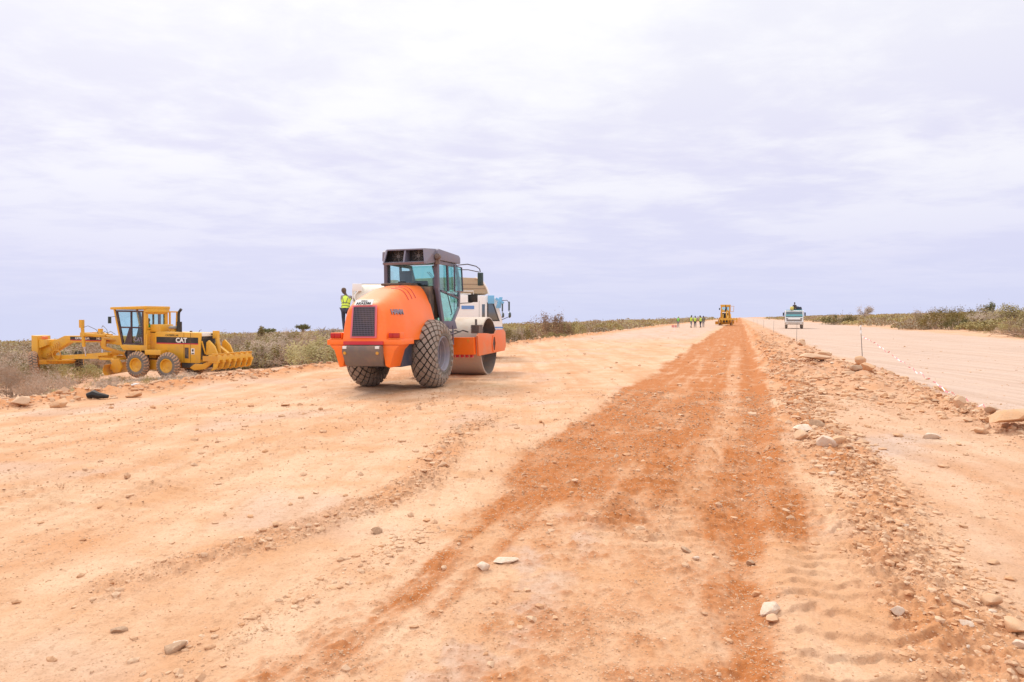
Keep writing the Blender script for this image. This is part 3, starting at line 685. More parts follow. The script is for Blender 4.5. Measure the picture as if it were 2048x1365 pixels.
def farscrub(items, mat, name, nl=420):
    V = []; 
    for d, x, y, s, t in items:
        rad = random.uniform(1.0, 2.6)*(1+.004*d)*.9; h = min(rad*random.uniform(.5, .8), 2.8)*(.6 if t > 0 else 1)
        n = int(nl*(1 if d < 120 else .5 if d < 220 else .2)); q = np.sqrt(rng.random(n))*rad; th = rng.random(n)*6.283; env_ = h*np.sqrt(np.clip(1-(q/rad)**2*.93, .03, 1))
        c = np.stack([x+q*np.cos(th), y+q*np.sin(th), gz(x, y)+env_*rng.random(n)**.4], 1)
        u = rng.standard_normal((n, 3)); u /= np.linalg.norm(u, axis=1)[:, None]; w = np.cross(u, rng.standard_normal((n, 3))); w /= np.linalg.norm(w, axis=1)[:, None]
        sz = (.035+.05*rng.random(n))[:, None]*(1+d/110)
        V.append(np.stack([c-u*sz-w*sz*.5, c+u*sz-w*sz*.4, c+u*sz*.8+w*sz*.5, c-u*sz*.7+w*sz*.6], 1).reshape(-1, 3))
    co = np.concatenate(V); return co, np.arange(len(co)).reshape(-1, 4)
rest = near[262:]
M['scrub_dry'] = leafmat('dry scrub', (.29, .225, .15), (.37, .295, .205)); mats4 = ['leaf', 'leaf_y', 'scrub_dry', 'scrub_dry']; cos = []; fs = []; mi = []; off = 0
for k in range(4):
    co, ff = farscrub(rest[k::4], None, ''); cos.append(co); fs.append(ff+off); off += len(co); mi += [k]*len(ff)
me = npmesh('scrub', np.concatenate(cos), np.concatenate(fs), M['leaf'], 4, False)
for k in mats4[1:]: me.materials.append(M[k])
me.polygons.foreach_set('material_index', np.array(mi, dtype=np.int32)); tag(link('scrub', me), kind='stuff')
# small trees on the skyline
def tree(u, D, rad, h, label, flat=True, leaf='leaf', bare=False, name='acacia_tree'):
    x, y = (u-1024)/1365*D, D; z = gz(x, y); r_ = random.Random(int(u)); t = thing(name, label, 'tree', (x, y, z)); tr = MB(); cr = MB(); tips = []
    tr.tube([(0, 0, -.3), (.1, 0, h*.25), (.05, .1, h*.5)], [.22, .16, .12], 6)
    for i in range(14 if not bare else 34):
        a = r_.uniform(0, 6.28); q = r_.random()**.5*rad; p = Vector((q*math.cos(a), q*math.sin(a), h*(r_.uniform(.8, .95) if flat else r_.uniform(.5, 1))))
        tr.tube([(.07, .05, h*r_.uniform(.3, .5)), p*.5+Vector((0, 0, h*.3)), p], [.08, .05, .02], 4); tips.append(p)
    if not bare:
        for i in range(1500):
            p = r_.choice(tips) + Vector((r_.gauss(0, rad*.2), r_.gauss(0, rad*.2), r_.gauss(.1, h*(.05 if flat else .13)))); s = r_.uniform(.05, .12)*max(1, rad/2)
            q = Vector([r_.gauss(0, 1) for _ in range(3)]).normalized()*s; w = q.orthogonal().normalized()*s*.5; cr.add([p-q-w, p+q-w, p+q+w, p-q+w], [(0, 1, 2, 3)])
        cr.build('crown', leaf, t, recalc=False)
    tr.build('trunk', 'bark', t); return t
tree(541, 120, .8, 2.9, 'small flat topped acacia tree on the skyline between grader and roller', leaf='leaf_d')
tree(523, 125, .6, 2.6, 'small rounded tree on the skyline left of the flat topped acacia', flat=False)
tree(605, 130, 1.1, 3.0, 'wide low acacia tree on the skyline left of the roller', leaf='leaf_d')
tree(645, 110, 1.2, 3.2, 'bare branched grey tree on the skyline left of the orange roller', bare=True, flat=False)
tree(665, 112, .9, 2.8, 'second bare tree on the skyline nearest to the standing worker', bare=True, flat=False)
tree(1728, 170, 1.5, 3.2, 'faint grey tree on the skyline above the stake at right', flat=False, leaf='twig')
tree(1978, 120, .7, 2.7, 'small dark round tree on the right skyline', flat=False, leaf='leaf_d')
bush(72.8, 110, 4.6, 3.0, 2, 'wide domed green bush on the right skyline behind the big clump')
bush(70.6, 95, 4.2, 3.0, 2, 'wide domed green bush on the skyline at the right edge')
#tree(1465, 400, 3.2, 4.0, 'distant low tree on the horizon behind the far grader', flat=True, leaf='leaf')

# ------------------------------------------------------------ orange single drum roller
def arc_pt(R0, r0, hw, phi):      # rounded tyre section
    return (r0+(R0-r0)*abs(math.cos(phi))**.62, hw*math.copysign(abs(math.sin(phi))**.85, phi))
def tyre_profile(R0, r0, hw, n=18):
    p = [arc_pt(R0, r0, hw, R(-88+176*i/n)) for i in range(n+1)]; return [(r0, -hw*.8)] + p + [(r0, hw*.8)]
def roller_wheel(parent, side, y):
    w = bpy.data.objects.new('wheel', None); C.objects.link(w); w.parent = parent; w.location = (0, y, .83); w.empty_display_size = .2
    t = MB(); t.lathe(tyre_profile(.795, .40, .31), (0, 0, 0), 'y', 64, 0)
    nrow = 22
    for row in range(nrow*2):
        th = math.pi*2*row/(nrow*2); off = 0 if row % 2 == 0 else .5
        for c in range(-3, 4):
            k = (c+off); phi0 = R(k*29)
            if abs(k) > 2.6: continue
            dth = math.pi*2/nrow*.43; dph = R(12.4); v = []
            ring = [(.98, 0), (.52, .52), (0, .98), (-.52, .52), (-.98, 0), (-.52, -.52), (0, -.98), (.52, -.52)]
            ring = [(a*1.0, b*1.0) for a, b in ring]
            def P3(th_, ph_, lift, sh):
                r_, a_ = arc_pt(.795, .40, .31, max(R(-89), min(R(89), ph_))); nr_ = math.cos(ph_)**.5 if abs(ph_) < R(80) else .3; r_ += lift*nr_; a_ += lift*.8*math.sin(ph_)
                return (r_*math.cos(th_), a_, r_*math.sin(th_))
            for a, b in ring: v.append(P3(th+dth*b, phi0+dph*a, -.01, 1))
            for a, b in ring: v.append(P3(th+dth*b*.86, phi0+dph*a*.86, .036, 1))
            t.add(v, [tuple(range(8, 16))] + [(i, (i+1) % 8, 8+(i+1) % 8, 8+i) for i in range(8)], 1)
    # plain sidewalls are a dusty grey
    ty = t.build('tyre', ['rubber', 'lug', 'groove'], w)
    gi = 64*20
    me = ty.data
    for p in me.polygons:
        if p.material_index == 0:
            c = p.center
            if math.hypot(c.x, c.z) > .70: p.material_index = 2
    r = MB(); o = side
    r.lathe([(.42, .25*o), (.43, .285*o), (.405, .30*o), (.385, .27*o), (.37, .20*o), (.345, .19*o), (.335, .10*o), (.31, .09*o), (.295, .0*o), (.27, -.02*o), (.001, -.02*o)], (0, 0, 0), 'y', 48)
    r.lathe([(.42, -.25*o), (.40, -.3*o), (.36, -.2*o), (.001, -.2*o)], (0, 0, 0), 'y', 32)
    rm = r.build('rim', 'rim', w)
    h = MB(); h.lathe([(.17, -.02*o), (.17, .07*o), (.15, .10*o), (.001, .11*o)], (0, 0, 0), 'y', 24)
    for i in range(10): a = i*.628; h.cyl((.225*math.cos(a), -.02*o, .225*math.sin(a)), (.225*math.cos(a), .02*o, .225*math.sin(a)), .018, n=6)
    h.build('hub', 'rim', w)
    return w
rz_roller = R(90-14.7); roller = thing('road_roller', 'orange single drum road roller with grey cab and diamond tread tyres seen from behind', 'road roller', (-2.74, 16.79, gz(-2.74, 16.79)-.0), rz_roller)
roller.location.z = .5*(gz(-1.93, 16.58)+gz(-3.55, 17.0))-.022; roller.rotation_euler = (R(-.55), 0, rz_roller)
roller_wheel(roller, -1, -.84); roller_wheel(roller, 1, .84)
# engine hood: lofted rounded shell
def hood_pt(u, v):
    """u 0..1 from cab to rear face, v -1..1 around the arch"""
    prof = [(0., .45, 2.53, .50, .80), (.25, -.15, 2.50, .52, .80), (.5, -.8, 2.40, .545, .78), (.7, -1.3, 2.23, .56, .74), (.84, -1.60, 2.13, .54, .64), (.93, -1.77, 2.06, .50, .58), (1., -1.86, 1.99, .455, .53)]
    for a, b in zip(prof, prof[1:]):
        if a[0] <= u <= b[0]+1e-6:
            k = (u-a[0])/(b[0]-a[0]); x, zt, wt, wb = [a[i]+(b[i]-a[i])*k for i in (1, 2, 3, 4)]; break
    th = v*math.pi/2; e = .42
    yy = math.copysign(abs(math.sin(th))**e, v); zz = abs(math.cos(th))**e
    zb = 1.2; z = zb+(zt-zb)*zz; f = (z-zb)/(zt-zb); w = wb+(wt-wb)*f
    w += .06*math.exp(-((z-1.62)/.22)**2)*math.exp(-((x+.35)/.45)**2)       # wheel arch bulge
    lean = max(0, (-x-1.2))/.67*.11*(1-f)
    return Vector((x-lean, yy*w-.03, z))
hb = MB(); NU, NV = 30, 44
vs = [hood_pt((i/NU), -1+2*j/NV) for i in range(NU+1) for j in range(NV+1)]
hb.add(vs, [(i*(NV+1)+j, i*(NV+1)+j+1, (i+1)*(NV+1)+j+1, (i+1)*(NV+1)+j) for i in range(NU) for j in range(NV)])
last = [NU*(NV+1)+j for j in range(NV+1)]; ctr = [vs[k]*.9+Vector((-1.94, -.03, 1.5))*.1 for k in last]
hb.v += [tuple(p+Vector((-.03, 0, 0))) for p in ctr]; b0 = len(vs)
hb.f += [(last[j], last[j+1], b0+j+1, b0+j) for j in range(NV)]; hb.m += [0]*NV
hb.f.append(tuple(b0+j for j in range(NV+1))); hb.m.append(0)
hood = hb.build('hood', 'orange', roller, ang=50)
# rear face frame: x as a function of z
def rx(z): return -2.012+.13*(z-1.25)
def rear_plate(mb, y0, y1, z0, z1, d0, d1, mi=0, ins=0.):
    p = []
    for d in (d1, d0):
        for (y, z) in ((y0, z0), (y1, z0), (y1-ins, z1), (y0+ins, z1)): p.append((rx(z)-d, y, z))
    mb.hexa(p, mi)
g = MB(); rear_plate(g, -.345, .285, 1.275, 1.985, 0, .012, 0, .02); g.build('grille_surround', 'pink', hood, bevel=.004)
g = MB(); rear_plate(g, -.30, .24, 1.31, 1.95, .008, .022, 0, .02); g.build('grille_backing', 'black', hood)
g = MB()
for i in range(15):
    z = 1.33+.6*i/14; y = .225-.02*(z-1.3); 
    p = [(rx(z)-.033, -.285, z-.006), (rx(z)-.033, y, z-.006), (rx(z)-.02, y, z-.006), (rx(z)-.02, -.285, z-.006)]; g.hexa(p+[(a, b, c+.012) for a, b, c in p])
for i in range(15):
    y = -.285+.51*i/14; g.beam((rx(1.32)-.027, y, 1.32), (rx(1.94)-.027, y*.97-.002, 1.94), .010, .010)
g.build('grille', 'grey', hood)
g = MB(); 
p = [(-1.90, -.22, 1.99), (-1.90, .20, 1.99), (-1.81, .20, 2.105), (-1.81, -.22, 2.105)]
g.hexa([(a-.055, b, c) for a, b, c in p]+[(a-.035, b, c+.004) for a, b, c in p]); npl = g.build('number_plate', 'whitep', hood)
tl = Vector((p[3][0]-p[0][0], 0, p[3][2]-p[0][2])).normalized()
def text_on(name, body, size, mat, parent, c, right, up, **k):
    right, up = Vector(right).normalized(), Vector(up).normalized(); n = right.cross(up).normalized(); up = n.cross(right)
    m4 = Matrix((right, up, n)).transposed().to_4x4(); m4.translation = Vector(c); return textmesh(name, body, size, mat, parent, (0, 0, 0), (0, 0, 0), mtx=m4, **k)
text_on('plate_lettering', 'AKA2386', .088, 'letter_k', npl, (-1.958+.024, -.01, 2.025), (0, -1, 0), tl, bold=.02)
text_on('plate_lettering', 'SOMALIA', .036, 'letter_k', npl, (-1.958+.067, -.01, 2.081), (0, -1, 0), tl, bold=.01)
hp1, hp2 = hood_pt(.90, .80), hood_pt(.74, .80)
def hood_side(u, z):
    lo, hi = .3, 1.
    for _ in range(30):
        m_ = (lo+hi)/2
        if hood_pt(u, -m_).z > z: lo = m_
        else: hi = m_
    return hood_pt(u, -lo)
for i, chh in enumerate('HAMM'):
    u = .86-.047*i; c0 = hood_side(u, 1.83); c1 = hood_side(u-.03, 1.83); c2 = hood_side(u, 1.9)
    rt = (c1-c0).normalized(); up = (c2-c0).normalized(); n = rt.cross(up).normalized()
    text_on('lettering', chh, .17, 'letter_g', hood, c0+n*.010, rt, up, ext=.008, bold=.02)
# vent slots over the shoulder
for k in range(3):
    pts = []
    for j in range(24):
        v = -.02-.62*j/23; u = .34+.085*k - .03*j/23; q = hood_pt(min(1, u+.03*(j/23)), v); qn = (q-Vector((q.x, -.03, 1.7))).normalized(); pts.append(q+qn*.002)
    s = MB(); s.tube([p for p in pts], .011, 5); s.build('vent_slot', 'red', hood)
# black duct / engine bay between hood and cab
g = MB(); g.prism([(.40, 1.25), (.75, 1.25), (.75, 2.52), (.40, 2.46)], 'y', -.62, .56); g.build('engine_bay', 'dark', roller, bevel=.02)
g = MB(); g.lathe([(.001, 2.62), (.09, 2.61), (.11, 2.55), (.11, 2.45)], (.2, .02, 0), 'z', 20); g.build('intake_cap', 'black', roller)
g = MB(); g.box(-.1, .45, -.3, .45, 2.5, 2.56); g.build('service_lid', 'dark', roller, bevel=.02)
# rear frame, bumper, counterweight
g = MB(); g.prism([(-2.0, 1.12), (-2.0, 1.24), (-1.3, 1.24), (-1.3, 1.12)], 'y', -.92, .86); g.build('bumper', 'orange', roller, bevel=.02)
for sg in (-1, 1):
    g = MB(); yc = -.03
    a = [(-.42, 1.118), (-.84, 1.118), (-.72, 1.0), (-.60, .62), (-.50, .66)]
    a = [(yc - sg*y, z) for y, z in a]
    g.prism(a, 'x', -1.99, -1.42); g.build('rear_wing', 'orange', roller, bevel=.025)
    g = MB(); yy = yc+sg*.70
    g.box(-1.99, -1.72, yy-.14, yy+.14, 1.243, 1.262); g.box(-1.93, -1.72, yy-.135, yy+.135, 1.262, 1.39); fr = g.build('lamp_bracket', 'orange', roller, bevel=.01)
    g = MB(); g.box(-1.975, -1.932, yy-.12, yy+.02, 1.272, 1.375); g.box(-1.97, -1.932, yy+.025, yy+.12, 1.272, 1.375, 0); g.build('tail_lamp', 'tail', fr, bevel=.008)
g = MB(); g.prism([(-2.04, 1.112), (-2.14, 1.10), (-2.16, .98), (-2.0, .66), (-1.2, .60), (-1.2, 1.112)], 'y', -.49, .42); cw = g.build('counterweight', 'iron', roller, bevel=.03)
g = MB(); g.prism([(-2.055, 1.125), (-2.055, 1.20), (-2.00, 1.20), (-2.00, 1.125)], 'y', -.50, .43); g.build('red_strip', 'red', cw)
for y in (-.42, .35):
    g = MB(); g.box(-2.165, -2.11, y-.045, y+.045, 1.04, 1.10); g.build('reflector', 'whitep', cw, bevel=.005)
    g = MB(); g.cyl((-2.16, y, .95), (-2.10, y, .95), .035, n=10); g.build('bolt', 'yellow_d', cw)
g = MB(); g.box(-1.42, -.80, -.66, .6, .60, 1.19); g.build('fuel_tank', 'navy', roller, bevel=.03)
g = MB(); g.cyl((0, -.6, .83), (0, .6, .83), .20, n=20); g.box(-.5, .9, -.40, .40, .60, 1.3); g.build('rear_axle', 'dark', roller, bevel=.02)
# cab
side = [(1.12, 1.52), (.72, 2.45), (.72, 3.16), (2.22, 3.16), (2.50, 2.70), (2.42, 1.98), (1.86, 1.52)]
for sg in (-1, 1):
    y0, y1 = (-.73, -.66) if sg < 0 else (.60, .67)
    g = MB(); g.frame(side, 'y', y0, y1, .085); fr = g.build('cab_side_frame', 'grey_l', roller, bevel=.008)
    g = MB(); g.beam((1.50, (y0+y1)/2, 3.12), (1.56, (y0+y1)/2, 2.40), .05, .07); g.beam((1.0, (y0+y1)/2, 2.40), (2.40, (y0+y1)/2, 2.24), .05, .05)
    g.build('window_bar', 'grey', fr)
    g = MB(); g.prism([(1.18, 1.6), (.8, 2.46), (.8, 3.08), (2.15, 3.08), (2.42, 2.70), (2.34, 2.0), (1.84, 1.6)], 'y', (y0+y1)/2-.004, (y0+y1)/2+.004); g.build('side_glass', 'glass_c', fr)
g = MB(); g.prism([(1.02, 1.40), (.96, 1.62), (1.9, 1.62), (2.06, 1.40)], 'y', -.77, .71); g.prism([(.9, 1.6), (.66, 2.40), (.74, 2.40), (1.02, 1.6)], 'y', -.765, -.69); g.build('cab_floor', 'grey', roller, bevel=.015)
for y0, y1 in ((-.765, -.665), (.605, .705)):
    g = MB(); g.prism([(.62, 2.45), (.62, 3.2), (.76, 3.2), (.76, 2.45)], 'y', y0, y1); g.prism([(.62, 2.46), (1.04, 1.45), (1.16, 1.45), (.76, 2.46)], 'y', y0, y1); g.build('rear_post', 'grey', roller, bevel=.012)
g = MB(); g.box(.68, .75, -.66, .60, 2.42, 2.50); g.box(.68, .75, -.66, .60, 3.1, 3.2); wf = g.build('rear_window_frame', 'grey', roller)
g = MB(); g.box(.705, .713, -.66, .60, 2.50, 3.1); g.build('rear_glass', 'glass_c', wf)
g = MB(); 
for a, b in (((1.9, 1.6), (2.44, 2.0)), ((2.44, 2.0), (2.5, 2.7)), ((2.5, 2.7), (2.2, 3.15))): g.prism([a, b, (b[0]-.008, b[1]), (a[0]-.008, a[1])], 'y', -.66, .60)
g.build('windscreen', 'glass', roller)
g = MB(); g.beam((2.2, -.03, 3.14), (2.49, -.03, 2.7), .05, .06); g.beam((2.49, -.03, 2.7), (2.42, -.03, 2.0), .05, .06); g.beam((2.48, .2, 3.), (2.47, -.4, 2.35), .012, .012); g.beam((2.48, .26, 3.), (2.47, -.34, 2.35), .012, .012); g.build('windscreen_bar', 'grey', roller)
g = MB(); g.prism([(.58, 3.16), (.60, 3.40), (.68, 3.44), (2.2, 3.40), (2.32, 3.34), (2.32, 3.18)], 'y', -.79, .73); roof = g.build('roof', 'grey_l', roller, bevel=.02)
# rear hooded fan box on the roof
g = MB(); yL0, yR0, yL1, yR1 = .47, -.66, .42, -.58
t_ = .035
def quadbox(pa, pb):     # slab between two 4 point loops
    g.hexa(pa+pb)
g.hexa([(.10, yR0, 3.02), (.60, -.74, 3.10), (.60, .66, 3.10), (.10, yL0, 3.02), (.06, yR0, 3.07), (.60, -.74, 3.16), (.60, .66, 3.16), (.06, yL0, 3.07)])
g.hexa([(.20, yR1, 3.385), (.62, -.72, 3.40), (.62, .64, 3.40), (.20, yL1, 3.385), (.20, yR1, 3.415), (.62, -.72, 3.435), (.62, .64, 3.435), (.20, yL1, 3.415)])
for sgn, ya, yb, yc_ in ((-1, yR0, yR1, -.73), (1, yL0, yL1, .65)):
    g.hexa([(.06, ya, 3.03), (.60, yc_, 3.12), (.60, yc_-sgn*.03, 3.12), (.06, ya-sgn*.03, 3.03), (.20, yb, 3.412), (.61, yc_, 3.43), (.61, yc_-sgn*.03, 3.43), (.20, yb-sgn*.03, 3.412)])
g.hexa([(.10, -.09, 3.05), (.45, -.09, 3.1), (.45, -.05, 3.1), (.10, -.05, 3.05), (.22, -.09, 3.40), (.45, -.09, 3.41), (.45, -.05, 3.41), (.22, -.05, 3.40)])
fb = g.build('fan_box', 'grey_l', roller)
g = MB(); g.box(.46, .56, -.66, .56, 3.12, 3.41); g.build('fan_box_backing', 'black', fb)
for y in (-.34, .20):
    g = MB(); g.lathe([(.17, .0), (.19, .015), (.17, .03)], (.445, y, 3.255), 'x', 20); g.lathe([(.001, .0), (.05, -.01), (.055, .02)], (.42, y, 3.255), 'x', 12)
    for i in range(8): a = i*.785; g.beam((.435, y, 3.255), (.435, y+.17*math.cos(a), 3.255+.17*math.sin(a)*.75), .03, .01)
    for r_ in (.09, .13): g.lathe([(r_-.004, 0), (r_+.004, .004), (r_-.004, .008)], (.41, y, 3.25), 'x', 20)
    g.build('fan', 'steel_in', fb)
g = MB(); g.cyl((.50, -.80, 3.24), (.62, -.80, 3.24), .07, n=16); g.lathe([(.001, -.01), (.06, 0)], (.49, -.80, 3.24), 'x', 16); g.box(.55, .62, -.83, -.74, 3.05, 3.2); g.build('work_lamp', 'iron', roller)
# open door leaf with teal glass
g = MB(); dpts = [(1.66, 2.40), (1.66, 3.10), (2.26, 3.08), (2.34, 2.42)]
g.frame(dpts, 'y', -.86, -.82, .02); dr = g.build('door_window', 'grey', roller)
g = MB(); g.prism(dpts, 'y', -.843, -.837); g.build('door_glass', 'glass', dr)
g = MB(); g.tube([(1.12, -.80, 2.35), (1.08, -.86, 2.28), (1.34, -.88, 1.80), (1.42, -.80, 1.78)], .013, 6); g.build('grab_handle', 'black', roller)
g = MB()
for z in (1.0, 1.28): g.box(.95, 1.35, -.92, -.72, z, z+.03)
g.beam((.97, -.9, 1.5), (.97, -.9, 1.0), .03, .03); g.beam((1.33, -.9, 1.5), (1.33, -.9, 1.0), .03, .03); g.build('steps', 'grey', roller)
# mirrors
g = MB(); g.tube([(2.2, -.75, 3.14), (2.45, -.95, 3.18), (3.0, -1.02, 3.16), (3.25, -1.05, 3.10), (3.3, -1.05, 3.02)], .014, 6); g.tube([(2.25, -.75, 3.02), (2.5, -.95, 3.03), (3.22, -1.04, 3.01)], .012, 6)
ma = g.build('mirror_arm', 'black', roller)
g = MB(); g.box(3.27, 3.33, -1.14, -.97, 2.62, 3.00); mi_ = g.build('mirror', 'mirrorg', ma, bevel=.025)
g = MB(); g.tube([(2.4, -.7, 2.1), (2.7, -.9, 2.12), (2.86, -.95, 2.14)], .012, 6); g.box(2.84, 2.88, -1.1, -.82, 2.14, 2.36); g.build('mirror', 'black', roller, bevel=.02)
# seat, console, steering wheel
g = MB(); g.box(1.15, 1.6, -.35, .10, 1.95, 2.1); g.prism([(1.05, 2.05), (1.0, 2.62), (1.08, 2.68), (1.18, 2.08)], 'y', -.33, .10); g.build('seat', 'black', roller, bevel=.04)
g = MB(); g.box(.95, 1.2, -.62, -.48, 1.7, 2.75); g.build('seat_cover', 'seatc', roller, bevel=.05)
g = MB(); g.box(1.85, 2.1, -.2, .15, 1.62, 2.2); g.box(1.1, 1.7, .25, .5, 1.62, 2.25); g.build('console', 'dark', roller, bevel=.03)
g = MB(); g.tube([(1.78+.08*math.cos(a), -.06+.19*math.cos(a+1.57), 2.38+.17*math.cos(a)) for a in [i*.45 for i in range(15)]], .014, 5); g.cyl((1.95, -.06, 2.2), (1.8, -.06, 2.37), .03, n=8); g.build('steering_wheel', 'black', roller)
g = MB(); g.box(1.25, 1.35, .22, .5, 2.5, 2.95); g.build('document_box', 'grey', roller, bevel=.01)
# articulated neck, hoses
g = MB(); g.box(.9, 2.3, -.30, .26, .72, 1.18); g.box(1.2, 1.7, -.24, .2, 1.18, 1.42); g.cyl((1.55, -.02, .6), (1.55, -.02, 1.35), .13, n=16); g.build('joint', 'dark', roller, bevel=.02)
for k in range(5):
    g = MB(); y = -.55+.16*k; g.tube([(.9, y*.6, 1.3), (1.3, y, 1.42-.03*k), (1.9, y*1.1, 1.22), (2.5, y*1.4, 1.35), (2.8, y*1.5, 1.30)], .018, 6); g.build('hose', 'black', roller)
# front frame
g = MB(); g.box(2.36, 2.56, -1.14, 1.10, .68, 1.16); g.build('front_crossmember', 'orange', roller, bevel=.015)
g = MB(); g.box(5.16, 5.36, -1.14, 1.10, .68, 1.22); g.build('front_crossmember', 'orange', roller, bevel=.015)
for sg in (-1, 1):
    y0, y1 = (-1.24, -1.18) if sg < 0 else (1.14, 1.20)
    outl = [(2.50, .64), (2.42, 1.20), (2.56, 1.27), (3.35, 1.25), (3.75, 1.22), (4.15, 1.22), (4.34, 1.34), (5.1, 1.33), (5.32, 1.24), (5.36, .80), (5.2, .66)]
    g = MB(); g.prism(outl, 'y', y0, y1); pl = g.build('frame_plate', 'orange_worn', roller, bevel=.015)
    g = MB(); hx = [(3.95+.15*math.cos(a), .93+.235*math.sin(a)) for a in [i*math.pi/3 for i in range(6)]]; ys = y0-.004 if sg < 0 else y1-.004
    g.prism(hx, 'y', ys, ys+.008); g.build('inspection_hole', 'black', pl)
    ys = y0-.025 if sg < 0 else y1; g = MB(); g.frame([(3.95+.20*math.cos(a), .93+.285*math.sin(a)) for a in [i*math.pi/3 for i in range(6)]], 'y', ys, ys+.025, .05); g.build('hole_rim', 'orange_worn', pl)
g = MB()
for k in range(16): y = -1.08+.14*k; g.box(2.40, 2.52, y, y+.07, .60, .678)
g.build('scraper', 'red', roller)
g = MB(); g.box(2.62, 2.98, -1.20, -.98, 1.262, 1.50); 
for k in range(5): g.box(2.60, 3.0, -1.21, -.97, 1.28+.045*k, 1.30+.045*k)
g.box(2.75, 2.8, -1.1, -1.05, 1.50, 1.66); g.build('vibration_mount', 'iron', roller)
# drum
g = MB(); RD = .86
g.lathe([(RD-.035, -1.10), (RD, -1.09), (RD, 1.05), (RD-.035, 1.06), (RD-.04, .70), (.3, .66), (.001, .66)], (3.95, 0, .86), 'y', 80, 0)
g.lathe([(RD-.035, -1.10), (RD-.04, -.72), (.30, -.70), (.001, -.70)], (3.95, 0, .86), 'y', 80, 1)
dm = g.build('drum', ['steel', 'steel_in'], roller, ang=40)
g = MB(); g.cyl((3.95, -.72, .86), (3.95, -1.17, .86), .24, n=24)
for i in range(8): a = i*.785; g.cyl((3.95+.42*math.cos(a), -.76, .86+.42*math.sin(a)), (3.95+.42*math.cos(a), -.70, .86+.42*math.sin(a)), .06, n=10)
g.build('drum_hub', 'dark', dm)
g = MB(); g.box(2.55, 2.6, -.29, -.02, .9, 1.0); text_on('warning_lettering', '!!', .12, 'yellow', roller, (2.355, -.98, 1.06), (0, -1, 0), (0, 0, 1))

